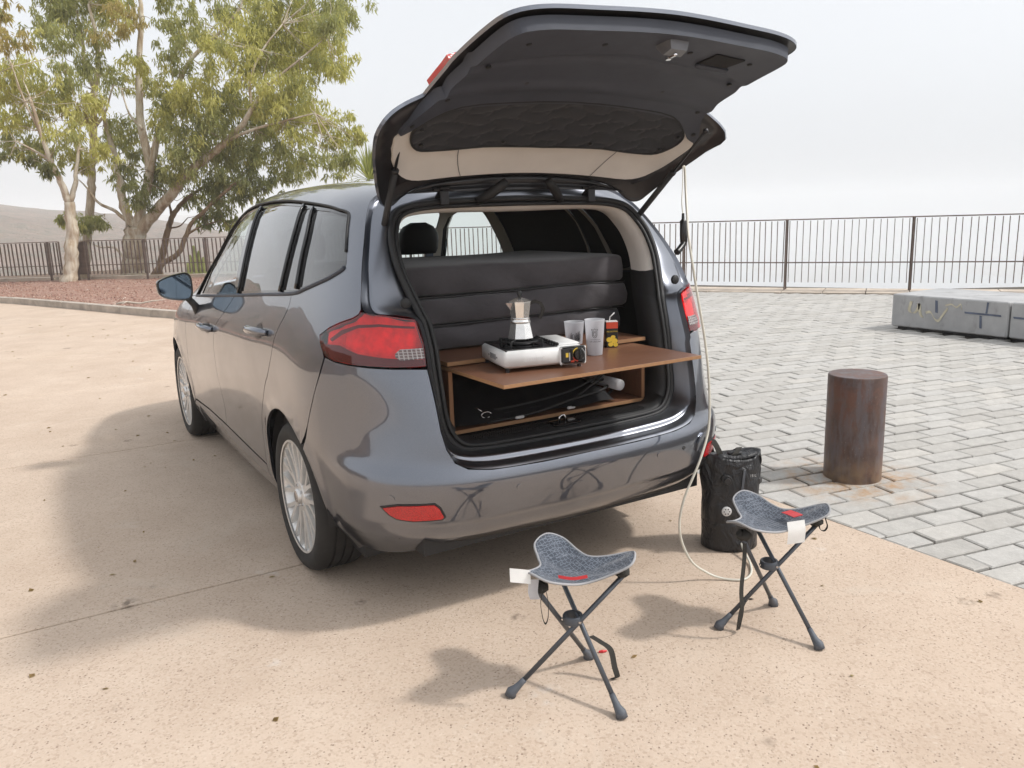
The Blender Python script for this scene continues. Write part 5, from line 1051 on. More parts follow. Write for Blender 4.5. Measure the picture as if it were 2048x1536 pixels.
def puff(p):
    u = p[:, 0] / .125 + .5; v = p[:, 1] / .078; u = u + .22 * np.sin(v * np.pi); v = v + .28 * np.sin(u * np.pi)
    return -.0065 * (np.abs(np.sin(u * np.pi)) ** .35 * np.abs(np.sin(v * np.pi)) ** .35)
panel('quilted_blind', bq, 'quilt', tg, off=-.044, depth=-.010, gap=0, h=.010, seam=cen, xf=gate, fn=puff)
bt = [tuple(gate(pos(q, -.048))[0]) for q in bq]; bt2 = bt + [tuple(np.array(p) * MIR) for p in bt[::-1]]
B().tube(bt2, .0045, 6).build('blind_piping', 'rubber', tg, smooth=True)
for sd in (-1, 1):
    for q in ((.58, 1.20), (.22, 1.225), (.60, 1.09)): 
        c_ = Vector(gp(q, -.052, sd)); B().lathe([(.001, -.006), (.007, -.004), (.009, 0), (.006, .004), (.001, .005)], 10, c=c_).build('blind_stud', 'black_knob', tg, smooth=True)
panel('rear_window', [(0, .965), (.3, .968), (.55, .99), (.70, 1.06), (.74, 1.2), (.73, 1.35), (.6, 1.44), (0, 1.46)], 'black_gloss', tg, off=.003, depth=.004, gap=0, seam=cen, xf=gate)
LG = [(.30, .80), (.40, .785), (.617, .775), (.613, .82), (.618, .90), (.55, .905), (.42, .87)]
for sd in (-1, 1): panel('gate_light', LG, 'reflector_red', tg, off=.018, depth=.022, gap=0, h=.02, side=sd, xf=gate)
for sd in (-1, 1):   # screw caps and moulded clip covers of the trim
    for q in ((.18, .60), (.46, .60), (.52, .74), (.30, .86), (.56, .92), (.66, 1.035)):
        c_ = Vector(gp(q, -.064 + .012 * min(1, max(0, (q[1] - .74) / .2)), sd)); nn_ = (Vector(gp(q, -.12, sd)) - Vector(gp(q, -.08, sd))).normalized()
        b_ = B(); b_.X = Matrix.Translation(c_) @ nn_.to_track_quat('Z', 'Y').to_matrix().to_4x4(); b_.lathe([(.009, -.004), (.009, .0015), (.006, .003), (.001, .003)], 14); b_.build('screw_cap', 'black_plastic', tg, auto=40)
for sd in (-1, 1):   # joint lines of the beige surround
    P = [gp((.40, v_), -.0545 + .012 * min(1, (1.43 - v_) / .10), sd) for v_ in np.linspace(1.268, 1.436, 8)]; B().tube([tuple(p) for p in P], .0011, 4).build('trim_joint', 'trim_grey', tg)
# spoiler lip beyond the gate top, latch box, pull cup, hinges, struts, wiring gaiters
tp_pts = [q for q in tgs if q[1] > 1.44]; tp_pts = sorted(tp_pts, key=lambda q: -q[0])
Ptop = np.array([gp(q, -.010) for q in tp_pts]); kx_ = np.clip(-Ptop[:, 0] / .62, 0, 1)
rowsH = [Ptop]
for t, dy in ((.25, -.012), (.5, .004), (.62, .010), (.75, -.004), (1.0, .0)):
    tgt = np.c_[Ptop[:, 0] * 1.0, np.full(len(Ptop), -.452), 1.600 - .016 * kx_ ** 2]; r_ = Ptop + (tgt - Ptop) * t; r_[:, 1] += dy; rowsH.append(r_)
rowsH = np.array(rowsH); Vh = np.concatenate([rowsH.reshape(-1, 3), (rowsH * MIR).reshape(-1, 3)]); Fh = grid_faces(*rowsH.shape[:2]); nh = rowsH.shape[0] * rowsH.shape[1]
mk('hinge_panel', Vh, Fh + [tuple(i + nh for i in f[::-1]) for f in Fh], 'paint_inner', tg, True)
def on_gate(s_, v_, off): return Vector(gp((abs(s_), v_), off, -1 if s_ < 0 else 1))
c_ = on_gate(.06, .555, -.068); n_l = (on_gate(.06, .555, -.12) - c_).normalized(); t_l = (on_gate(.06, .60, -.068) - c_).normalized()
X = Matrix.Translation(c_) @ Matrix((( -n_l.cross(t_l)).to_tuple() + (0,), t_l.to_tuple() + (0,), n_l.to_tuple() + (0,), (0, 0, 0, 1))).transposed()
X = X @ Matrix.Scale(.74, 4); lb = B(); lb.X = X; lb.add([(-.055, -.045, -.02), (.055, -.045, -.02), (.06, .05, -.02), (-.06, .05, -.02), (-.045, -.035, .03), (.045, -.035, .03), (.05, .012, .042), (-.05, .012, .042), (-.055, .05, 0), (.055, .05, 0)], [(0, 1, 5, 4), (4, 5, 6, 7), (7, 6, 9, 8), (0, 4, 7, 8, 3), (1, 2, 9, 6, 5), (3, 8, 9, 2)]); lb.build('latch_housing', 'latch_grey', tg)
lk = B(); lk.X = X; lk.box((0, .01, .042), (.018, .05, .012), bev=.004).lathe([(.012, .03), (.012, .05), (.001, .05)], 12, c=(0, .035, 0)); lk.build('latch_jaw', 'chrome', tg)
c_ = on_gate(.34, .62, -.062); t2 = (on_gate(.34, .66, -.062) - c_).normalized(); n2 = (on_gate(.34, .62, -.12) - c_).normalized()
X = Matrix.Translation(c_) @ Matrix(((-n2.cross(t2)).to_tuple() + (0,), t2.to_tuple() + (0,), n2.to_tuple() + (0,), (0, 0, 0, 1))).transposed()
pc = B(); pc.X = X; pc.prism([(-.07, -.045), (.065, -.05), (.07, .03), (-.05, .035)], -.01, .006); pc.build('pull_recess', 'carpet', tg)
pb = B(); pb.X = X; pb.box((0, .042, .008), (.15, .022, .018), bev=.006); pb.build('pull_bar', 'trim_grey', tg, auto=40)
for sd in (-1, 1):
    B().box((sd * .355, HY - .012, HZ - .012), (.042, .075, .010), bev=.003, rx=R(-35)).box((sd * .355, HY - .035, HZ - .030), (.036, .012, .055), bev=.003).tube([(sd * .355 - .045, HY - .03, HZ + .002), (sd * .355 + .045, HY - .03, HZ + .002)], .007, 8).build('hinge', 'dark_metal', tg)
    B().tube([(sd * .20, HY - .02, HZ - .045), (sd * .165, HY - .05, HZ - .022), (sd * .12, HY - .075, HZ + .012), (sd * .10, HY - .085, HZ + .03)], [.017, .02, .02, .017], 10).build('wiring_gaiter', 'rubber', tg, smooth=True)
    lo, hi = Vector((sd * .612, -.452, 1.468)), Vector((sd * .628, -.735 if sd < 0 else -.865, 1.825 if sd < 0 else 1.805)); 
    md = lo.lerp(hi, .56); st3 = B().tube([lo, lo.lerp(hi, .02), md], .0125, 10).tube([md - (md - lo) * .04, md + (hi - md) * .01], .0145, 10).build('gas_strut', 'black_plastic', car, smooth=True)
    B().tube([md, hi], .0055, 8).build('strut_rod', 'dark_metal', st3, smooth=True)
    B().lathe([(.001, -.014), (.012, -.010), (.014, 0), (.012, .010), (.001, .014)], 12, c=lo).box(lo + Vector((sd * -.004, .012, -.022)), (.03, .02, .035), bev=.004).build('strut_bracket', 'dark_metal', st3, smooth=False)
    B().lathe([(.001, -.012), (.010, -.008), (.012, 0), (.010, .008), (.001, .012)], 12, c=hi).build('strut_ball', 'dark_metal', st3, smooth=True)

# ------------------------------------------------------------------ things in the boot
# plywood drawer box with pulled-out table board
bx_ = thing('camping_box', 'brown plywood camping box with pull-out table board in the car boot', 'storage box', (0, -.4, .675))
def board(name, c, d, edge='ply_edge', parent=bx_):
    b_ = B(); x, y, z = d[0] / 2, d[1] / 2, d[2] / 2
    V = [(c[0] + sx * x, c[1] + sy * y, c[2] + sz * z) for sz in (-1, 1) for sx, sy in ((-1, -1), (1, -1), (1, 1), (-1, 1))]
    F = [(0, 3, 2, 1), (4, 5, 6, 7), (0, 1, 5, 4), (1, 2, 6, 5), (2, 3, 7, 6), (3, 0, 4, 7)]
    dims = list(d); k = dims.index(min(dims)); face = {2: (0, 1), 0: (3, 5), 1: (2, 4)}[k]
    b_.V = [Vector(v) for v in V]; b_.F = F; b_.mi = [0 if i in face else 1 for i in range(6)]
    o = b_.build(name, ['ply_face', edge], parent)
    md = o.modifiers.new('edge', 'BEVEL'); md.width = .0012; md.segments = 2; return o
board('bottom_board', (.005, -.32, .6825), (.955, .68, .015))
board('side_board', (-.466, -.32, .808), (.018, .68, .234), 'ply_edge_v'); board('side_board', (.478, -.32, .808), (.018, .68, .234), 'ply_edge_v')
board('top_board', (.006, -.325, .9535), (.965, .675, .016))
board('back_board', (.006, .012, .80), (.93, .012, .22))
board('table_board', (-.028, -.80, .9345), (.895, .555, .0135))
board('batten', (.17, -.895, .9175), (.40, .018, .019))
# folded foam mattress: three stuffed segments
mt_ = thing('folded_mattress', 'dark grey fabric mattress folded into three stacked cushions in the boot', 'mattress', (0, -.1, .962))
def cushion(z0, z1, x0, x1, yf, yb, seed):
    nx, nz, ny = 44, 12, 14; V = []; F = []
    rs_ = random.Random(seed); ph = [rs_.uniform(0, 6) for _ in range(8)]
    # closed superellipse tube swept along x
    prof = []
    m_ = 40
    for k in range(m_):
        a = 2 * math.pi * k / m_; c_, s_ = math.cos(a), math.sin(a); e = .17
        prof.append((abs(c_) ** e * (1 if c_ > 0 else -1), abs(s_) ** e * (1 if s_ > 0 else -1)))
    yc, hy, zc, hz = (yf + yb) / 2, (yb - yf) / 2, (z0 + z1) / 2, (z1 - z0) / 2
    for i in range(nx + 1):
        t = i / nx; x = x0 + (x1 - x0) * t; ed = min(t, 1 - t); k = min(1, (ed / .035)) ** .4 if ed < .035 else 1.0; k = .93 + .07 * k
        for cy2, cz2 in prof:
            wob = .006 * math.sin(x * 9 + ph[0] + cz2 * 2) + .0045 * math.sin(x * 23 + ph[1] + cz2 * 3) + .003 * math.sin(x * 41 + ph[2] - cz2 * 5)
            V.append((x, yc + cy2 * hy * k + (wob if cy2 < 0 else 0) + (-.010 * (1 - cz2 * cz2) if cy2 < 0 else 0), zc + cz2 * hz * k + .004 * math.sin(x * 6 + ph[3]) * (1 if cz2 > 0 else 0)))
    F = grid_faces(nx + 1, m_, True); F.append(tuple(range(m_ - 1, -1, -1))); F.append(tuple(range(nx * m_, (nx + 1) * m_)))
    return mk('cushion', V, F, 'cushion', mt_, True)
cushion(.963, 1.072, -.55, .555, -.42, .45, 1); cushion(1.070, 1.187, -.56, .585, -.435, .45, 2); cushion(1.185, 1.308, -.57, .575, -.42, .45, 3)
for z in (1.071, 1.186):
    P = [(x, -.428 + .004 * math.sin(x * 13 + z * 9), z + .003 * math.sin(x * 7)) for x in np.linspace(-.55, .56, 30)]
    B().tube(P, .004, 6).build('welt', 'rubber', mt_, smooth=True)
# stove
S0 = Vector((-.369, -.905, .94)); SA = R(-11)
sv_t = thing('gas_stove', 'white portable gas stove with black control panel on the table board', 'stove', S0)
XS = Matrix.Translation(S0) @ Matrix.Rotation(SA, 4, 'Z')
def sb(): b_ = B(); b_.X = XS; return b_
W_, D_, Z0_, Z1_ = .315, .268, .016, .080
sb().box((W_ / 2, D_ / 2, (Z0_ + Z1_) / 2), (W_, D_, Z1_ - Z0_), bev=.010).build('casing', 'white_metal', sv_t, auto=50)
sb().box((.112, D_ / 2 + .004, .0805), (.205, D_ - .030, .006), bev=.002).build('burner_tray', 'black_gloss', sv_t)
sb().box((.112, .018, .077), (.205, .012, .012), bev=.003).box((.112, D_ - .010, .079), (.205, .012, .012), bev=.003).build('tray_edge', 'black_plastic', sv_t)
sb().box((.268, D_ / 2 + .01, .083), (.088, D_ - .05, .010), bev=.004).build('canister_lid', 'white_metal', sv_t, auto=40)
rb_ = sb()
for k in range(9): rb_.box((.218, .03 + k * .025, .088), (.010, .018, .012), bev=.003)
rb_.build('tray_teeth', 'black_plastic', sv_t)
bn = sb(); BC = (.118, .142)
bn.lathe([(.048, .083), (.052, .087), (.046, .094), (.030, .096), (.028, .090), (.001, .090)], 32, c=(BC[0], BC[1], 0)); bn.build('burner', 'dark_metal', sv_t, auto=40)
tv = sb(); tv.tube([(BC[0] + .072 * math.cos(a), BC[1] + .072 * math.sin(a), .096) for a in np.linspace(0, 2 * math.pi, 37)], .0035, 7, cap=False)
for k in range(4):
    a = math.pi / 4 + k * math.pi / 2; tv.box((BC[0] + .062 * math.cos(a), BC[1] + .062 * math.sin(a), .097), (.055, .005, .012), rz=a, bev=.001).tube([(BC[0] + .088 * math.cos(a), BC[1] + .088 * math.sin(a), .096), (BC[0] + .088 * math.cos(a), BC[1] + .088 * math.sin(a), .08)], .004, 6)
tv.build('trivet', 'black_plastic', sv_t)
sb().box((.268, -.004, .048), (.098, .014, .060), bev=.006).build('control_panel', 'black_plastic', sv_t, auto=40)
sb().box((.268, .0, .0465), (.106, .010, .068), bev=.005).build('panel_surround', 'white_metal', sv_t, auto=40)
kn = sb(); kn.X = XS @ Matrix.Translation((.286, -.011, .050)) @ Matrix.Rotation(R(90), 4, 'X'); kn.lathe([(.021, 0), (.021, .005), (.019, .013), (.001, .014)], 28).box((0, 0, .016), (.006, .034, .008), bev=.002); kn.build('knob', 'black_knob', sv_t, auto=40)
def arcdecal(name, r0, r1, a0, a1, mat):
    b_ = B(); b_.X = XS @ Matrix.Translation((.286, -.0113, .050)) @ Matrix.Rotation(R(90), 4, 'X'); V = []; m_ = 14
    for r_ in (r0, r1):
        for a in np.linspace(R(a0), R(a1), m_): V.append((r_ * math.cos(a), r_ * math.sin(a), .0006))
    b_.add(V, grid_faces(2, m_, flip=True)); b_.build(name, mat, sv_t)
arcdecal('dial_mark', .0225, .027, 200, 265, 'decal_red'); arcdecal('dial_mark', .0225, .026, 100, 195, 'decal_yellow'); arcdecal('dial_mark', .0235, .0252, -50, 60, 'decal_grey')
sb().box((.240, -.0114, .050), (.010, .0008, .016)).build('warning_mark', 'decal_yellow', sv_t); sb().box((.250, -.0114, .043), (.004, .0008, .030)).build('warning_mark', 'decal_grey', sv_t); sb().box((.262, -.0114, .026), (.014, .0008, .008)).build('warning_mark', 'decal_red', sv_t)
sb().box((.258, -.013, .050), (.008, .010, .042), bev=.003).build('lever', 'black_knob', sv_t)
text_mesh('airmec', .030, 'maker_name', 'faint_print', sv_t, XS @ Matrix.Translation((.115, -.0006, .048)) @ Matrix.Rotation(R(90), 4, 'X'))
vt = sb()
for k in range(5): vt.box((-.0006, .10 + k * .013, .048), (.0015, .004, .020))
for yy in (.082, .172): vt.box((-.0006, yy, .048), (.0015, .006, .006))
vt.build('vent_slots', 'ink', sv_t)
ft = sb()
for fx, fy in ((.016, .016), (W_ - .016, .016), (.016, D_ - .016), (W_ - .016, D_ - .016)): ft.lathe([(.007, 0), (.008, .017)], 12, c=(fx, fy, 0))
ft.build('feet', 'dark_metal', sv_t)
# moka pot on the burner
mc = XS @ Vector((BC[0], BC[1], .103)); mk_t = thing('moka_pot', 'octagonal aluminium moka pot with black handle standing on the stove', 'moka pot', mc)
tw = math.pi / 8 + .2
B().lathe([(.001, 0), (.048, 0), (.050, .003), (.0385, .058), (.0385, .062), (.001, .062)], 8, c=mc, twist=tw).build('boiler', 'alu_polished', mk_t)
B().lathe([(.0395, .060), (.0395, .068), (.0365, .070), (.0365, .076), (.0385, .078)], 24, c=mc).build('collar', 'alu_polished', mk_t, smooth=True)
B().lathe([(.001, .074), (.0335, .074), (.0355, .078), (.0435, .135), (.0435, .137), (.001, .137)], 8, c=mc, twist=tw).add([mc + Vector(v) for v in ((-.040, -.012, .136), (-.040, .012, .136), (-.062, 0, .137), (-.040, 0, .108))], [(0, 2, 3), (1, 3, 2), (0, 1, 2)]).build('jug', 'alu_polished', mk_t)
B().lathe([(.0445, .137), (.0445, .140), (.020, .150), (.008, .153), (.001, .153)], 8, c=mc, twist=tw).build('lid', 'alu_polished', mk_t)
B().lathe([(.004, .152), (.0055, .158), (.009, .162), (.009, .174), (.007, .178), (.001, .178)], 14, c=mc).build('lid_knob', 'black_knob', mk_t, auto=40)
hd = B(); hv = (XS.to_3x3() @ Vector((.97, -.24, 0))).normalized()
P = [mc + hv * d + Vector((0, 0, z)) for d, z in ((.038, .132), (.060, .137), (.078, .130), (.088, .108), (.080, .085), (.073, .072))]
hd.strap(P, .013, hv.cross(Vector((0, 0, 1))), th=.006); hd.build('handle', 'black_knob', mk_t)
# cups
def cup(c, h, r0, r1, label):
    t = thing('plastic_cup', label, 'cup', c, 'frosted plastic cups'); c = Vector(c)
    B().lathe([(.001, .001), (r0 - .001, .001), (r0, .003), (r1, h - .003), (r1 + .0012, h), (r1 - .0006, h), (r1 - .0016, h - .004), (r0 - .0012, .006), (.001, .005)], 48, c=c).build('cup_wall', 'frosted', t, smooth=True); return t
def on_cup(c, h, r0, r1, az, z, off=.0008):
    r_ = r0 + (r1 - r0) * z / h + off; return Vector(c) + Vector((r_ * math.sin(az), -r_ * math.cos(az), z))
def cup_text(t, c, h, r0, r1, az0, z, s_, size, mat='ink'):
    cu = bpy.data.curves.new('print', 'FONT'); cu.body = s_; cu.size = size; cu.align_x = 'CENTER'; cu.align_y = 'CENTER'; cu.resolution_u = 2
    o = bpy.data.objects.new('print', cu); COL.objects.link(o); me = bpy.data.meshes.new_from_object(o.evaluated_get(bpy.context.evaluated_depsgraph_get())); bpy.data.objects.remove(o)
    r_ = r0 + (r1 - r0) * z / h
    for v in me.vertices: v.co = on_cup(c, h, r0, r1, az0 + v.co.x / r_, z + v.co.y)
    me.materials.clear(); me.materials.append(M[mat]); link('print', me, t)
C2 = (.115, -.795, .9412); cup2 = cup(C2, .143, .0305, .0395, 'tall frosted cup printed with a crest and lettering'); ca_ = (2.2, 0)
AZ = math.atan2(CAM_POS[0] - C2[0], -(CAM_POS[1] - C2[1]))
cr_ = B()
for P in ([(-.009, .098), (.009, .098), (.009, .082), (.005, .076), (0, .073), (-.005, .076), (-.009, .082), (-.009, .098)], [(-.005, .094), (.005, .094), (.005, .084), (0, .079), (-.005, .084), (-.005, .094)], [(-.010, .101), (-.012, .108), (-.005, .104), (0, .110), (.005, .104), (.012, .108), (.010, .101)]):
    cr_.tube([on_cup(C2, .143, .0305, .0395, AZ + x / .036, z) for x, z in P], .0009, 5)
cr_.build('crest', 'ink', cup2)
cup_text(cup2, C2, .143, .0305, .0395, AZ + .08, .058, 'LA LAGUNA', .0085); cup_text(cup2, C2, .143, .0305, .0395, AZ + .08, .066, 'AYUNTAMIENTO DE', .0042)
C1 = (.150, -.605, .9412); cup1 = cup(C1, .113, .0325, .0415, 'shorter frosted cup with line drawing standing behind the stove')
AZ1 = math.atan2(CAM_POS[0] - C1[0], -(CAM_POS[1] - C1[1])); ln = B(); rs_ = random.Random(3)
for k in range(16):
    x = rs_.uniform(-.028, .026); z0 = rs_.uniform(.028, .04); z1 = z0 + rs_.uniform(.012, .034); w = rs_.uniform(.003, .007)
    ln.tube([on_cup(C1, .113, .0325, .0415, AZ1 + a / .037, z) for a, z in ((x, z0), (x, z1), (x + w / 2, z1 + .005), (x + w, z1), (x + w, z0))], .00055, 4)
ln.build('drawing', 'ink', cup1)
# juice carton
cc = Vector((.283, -.685, .9412)); jc = thing('juice_carton', 'small dark juice carton with yellow fruit picture and white straw', 'carton', cc)
az_c = R(18); XC = Matrix.Translation(cc) @ Matrix.Rotation(-.45, 4, 'Z')
def cb2(): b_ = B(); b_.X = XC; return b_
cb2().box((0, 0, .054), (.050, .038, .108), bev=.003).build('carton_body', 'black_knob', jc)
cb2().box((0, -.0196, .094), (.0492, .0012, .026)).build('label_band', 'decal_red', jc); cb2().box((0, 0, .109), (.050, .038, .004), bev=.001).build('carton_top', 'white_metal', jc)
fr_ = cb2()
for (x, z, r_) in ((-.012, .034, .0125), (.010, .028, .0135), (-.006, .014, .011), (.015, .012, .010), (.004, .044, .010)): fr_.lathe([(r_, 0), (r_ * .9, .0012), (r_ * .5, .002), (.001, .0022)], 16, c=(0, 0, 0)) if False else fr_.add([(x + r_ * math.cos(a), -.0197, z + r_ * .85 * math.sin(a)) for a in np.linspace(0, 2 * math.pi, 16, endpoint=False)], [tuple(range(16))])
fr_.build('fruit_picture', 'decal_yellow', jc)
text_mesh('MELOCOTON', .0075, 'product_word', 'decal_yellow', jc, XC @ Matrix.Translation((0, -.0200, .068)) @ Matrix.Rotation(R(90), 4, 'X'), .0002)
B().tube([XC @ Vector((-.008, -.004, .108)), XC @ Vector((-.006, -.006, .128)), XC @ Vector((.012, -.012, .146))], .0026, 8).build('straw', 'white_metal', jc, smooth=True)
# black mat rolled into the box, with cords and clips
bm2 = thing('rolled_mat', 'black rolled fabric cover with cords stuffed inside the plywood box', 'mat', (-.05, -.45, .691))
V = []; nx, ny = 50, 26
for i in range(nx):
    x = -.445 + .78 * i / (nx - 1)
    for j in range(ny):
        y = -.645 + .60 * j / (ny - 1); t = j / (ny - 1); hgt = .012 + (.13 * min(1, t * 1.9) ** .8) * (1 - .30 * (i / nx) ** 2) * (1 if i > 1 else .4)
        z = .6915 + hgt * (.86 + .10 * math.sin(x * 21 + y * 9) + .06 * math.sin(x * 47 - y * 23)) * (.35 if i in (0, nx - 1) else 1)
        V.append((x + .01 * math.sin(y * 30), y + .012 * math.sin(x * 26 + 1), z))
F = grid_faces(nx, ny, flip=True); mk('cover', V, F, 'mat_black', bm2, True)
for k, (z, y0) in enumerate(((.715, -.60), (.735, -.58), (.704, -.635))):
    B().tube(crom([(-.30, y0, z - .01), (-.1, y0 - .012, z), (.12, y0 + .01, z + .012 * k), (.30, y0 + .05, z + .05 - .01 * k), (.40, y0 + .10, z + .045)], 8), .006, 7).build('cord', 'rubber', bm2, smooth=True)
B().tube(crom([(.1, -.63, .70), (.25, -.60, .702), (.37, -.56, .71), (.40, -.52, .735), (.36, -.48, .75)], 8), .007, 7).build('cord', 'rubber', bm2, smooth=True)
for p, rz in (((-.160, -.655, .699), .0), ((.10, -.645, .699), .05)): B().box(p, (.040, .012, .012), rz=rz, bev=.003).build('cord_clip', 'decal_grey', bm2)
B().tube([(-.30 + .022 * math.cos(a), -.63, .725 + .012 * math.sin(a)) for a in np.linspace(0, 5.5, 18)], .0022, 6).tube([(-.32, -.632, .742), (-.335, -.62, .755), (-.34, -.60, .75)], .002, 5).build('wire_hook', 'chrome', bm2, smooth=True)
tb_ = thing('plastic_bottle', 'clear grey plastic bottle end poking out on the right inside the box', 'bottle', (.395, -.45, .76))
B().lathe([(.001, -.62), (.020, -.62), (.024, -.617), (.025, -.60), (.0245, -.45), (.024, -.35), (.012, -.30), (.001, -.30)], 28, axis='Y', c=(.385, 0, .752)).build('bottle_shell', 'frosted', tb_, smooth=True)

# ------------------------------------------------------------------ outside: water bag, hose, stools
BG = Vector((.795, -.885, 0)); wb_ = thing('water_bag', 'black roll-top water bag standing on the ground behind the bumper', 'bag', BG)
V = []; m_ = 48; zs = [0, .004, .02, .05, .12, .13, .135, .14, .17, .2, .23, .26, .28, .30, .32, .34, .36, .38, .40, .42, .432, .428, .42]; 
for i, z in enumerate(zs):
    for k in range(m_):
        a = 2 * math.pi * k / m_; top = max(0, (z - .25) / .18); rx = .128 - .004 * math.sin(z * 30) + .004 * top; ry = .105 - .030 * top
        r_in = {0: .93, 1: .985}.get(i, 1.0); r_in = {21: .93, 22: .80}.get(i, r_in)
        if i in (5, 6): r_in *= 1.012 if i == 5 else .985
        w = 1 + (.030 * math.sin(3 * a + z * 14) + .022 * math.sin(7 * a - z * 25) * (.4 + top) + .014 * math.sin(13 * a + z * 40 + 2 * math.sin(z * 31)) * (.4 + top)) * min(1, z * 8)
        ca2, sa2 = math.cos(a), math.sin(a); x, y = rx * ca2 * w * r_in, ry * sa2 * w * r_in
        ang = -.53; V.append(BG + Vector((x * math.cos(ang) - y * math.sin(ang), x * math.sin(ang) + y * math.cos(ang), z + .012 * math.sin(2 * a + 1) * top)))
F = grid_faces(len(zs), m_, True); F.append(tuple(range(m_ - 1, -1, -1))); F.append(tuple(range((len(zs) - 1) * m_, len(zs) * m_)))
mk('bag_body', V, F, 'bag_black', wb_, True)
fx, fy = Vector((.857, -.515, 0)), Vector((.515, .857, 0))   # right / away as seen from the picnic side
def bp_(u, d, z): return BG + fx * u - fy * d + Vector((0, 0, z))
def facing(c, rad, th, mat, name, seg=28, parent=wb_, extra=None):
    b_ = B(); b_.X = Matrix.Translation(c) @ Matrix((tuple(fx) + (0,), (0, 0, 1, 0), tuple(-fy) + (0,), (0, 0, 0, 1))).transposed(); b_.lathe([(rad, -.004), (rad, th * .6), (rad * .9, th), (.001, th)], seg)
    if extra: extra(b_)
    return b_.build(name, mat, parent, auto=40)
facing(bp_(-.042, .092, .335), .024, .010, 'rubber', 'valve_base'); facing(bp_(-.042, .102, .335), .015, .010, 'dark_metal', 'valve_cap')
B().strap([bp_(-.042, .116, .325), bp_(-.041, .114, .30), bp_(-.039, .108, .285)], .006, fx).build('valve_strap', 'rubber', wb_)
gr_ = facing(bp_(-.040, .101, .195), .0215, .004, 'decal_grey', 'round_patch')
for k in range(6): a = k * math.pi / 3; facing(bp_(-.040 + .012 * math.cos(a), .1055, .195 + .012 * math.sin(a)), .003, .001, 'ink', 'patch_hole', 8, gr_)
facing(bp_(.040, .100, .045), .012, .014, 'steel', 'outlet', 14)
B().strap(crom([bp_(.035, .098, .38), bp_(.030, .102, .34), bp_(.026, .1, .29)], 4), .010, fx, th=.003).build('seam_tape', 'stool_foot', wb_)
text_mesh('15 L', .016, 'volume_mark', 'decal_grey', wb_, Matrix.Translation(bp_(.072, .099, .355)) @ Matrix((tuple(fx) + (0,), (0, 0, 1, 0), tuple(-fy) + (0,), (0, 0, 0, 1))).transposed())
for u0, dz, lean in ((-.055, .075, -.035), (-.01, .035, .04)): B().strap(crom([bp_(u0, .05, .425), bp_(u0 + lean * .5, .045, .425 + dz * .6), bp_(u0 + lean, .02, .425 + dz), bp_(u0 + lean * 1.1, -.01, .42 + dz * .8), bp_(u0 + lean * .6, -.04, .425)], 6), .026, (fx + fy * .2), th=.002).build('strap', 'webbing', wb_)
B().box(bp_(.01, .02, .435), (.06, .03, .022), rz=-.53, bev=.006).build('buckle', 'black_plastic', wb_, auto=40)
B().tube(crom([bp_(-.10, .03, .42), bp_(-.06, .05, .43), bp_(0, .055, .422), bp_(.06, .045, .425), bp_(.105, .02, .43)], 6), [.013] * 25, 8).build('rolled_edge', 'bag_black', wb_, smooth=True)
B().strap(crom([bp_(.10, .02, .43), bp_(.125, .02, .42), bp_(.128, .02, .39), bp_(.11, .03, .37)], 6), .012, fy, th=.0015).build('strap', 'webbing', wb_); B().box(bp_(.118, .03, .31), (.035, .02, .03), rz=.4, bev=.004).build('buckle', 'black_plastic', wb_, auto=40)
# shower hose hung from the tailgate
sh_t = thing('shower_hose', 'milky plastic hose with black shower head hanging from the tailgate', 'shower hose', (.543, -1.233, 0))
hp = [(.592, -.775, 1.672), (.600, -.776, 1.665), (.585, -.80, 1.58), (.53, -.87, 1.47), (.466, -.95, 1.381), (.468, -1.0, 1.167), (.493, -1.02, .987), (.499, -1.04, .826), (.484, -1.06, .646), (.425, -1.075, .517), (.352, -1.06, .35), (.335, -1.06, .22), (.375, -1.08, .10), (.445, -1.10, .035), (.50, -1.14, .008), (.560, -1.19, .006), (.63, -1.17, .006), (.70, -1.10, .010), (.745, -1.02, .03), (.764, -.99, .045)]
B().tube(crom(hp, 8), .0052, 8).build('hose', 'hose', sh_t, smooth=True)
hc = [(.592, -.775, 1.672), (.585, -.782, 1.665), (.55, -.82, 1.60), (.50, -.87, 1.53), (.452, -.93, 1.475)]
B().tube(crom(hc, 6), .0025, 6).build('cord', 'hose', sh_t, smooth=True)
B().tube([(.452, -.93, 1.485), (.452, -.93, 1.463), (.452, -.93, 1.46), (.4525, -.93, 1.455), (.455, -.93, 1.40), (.457, -.93, 1.375), (.457, -.93, 1.366)], [.005, .006, .0075, .013, .0145, .0145, .012], 14).tube([(.462, -.93, 1.378), (.448, -.935, 1.362), (.425, -.94, 1.345), (.408, -.945, 1.336)], [.011, .0125, .0125, .0135], 14).build('shower_head', 'black_knob', sh_t, auto=45)

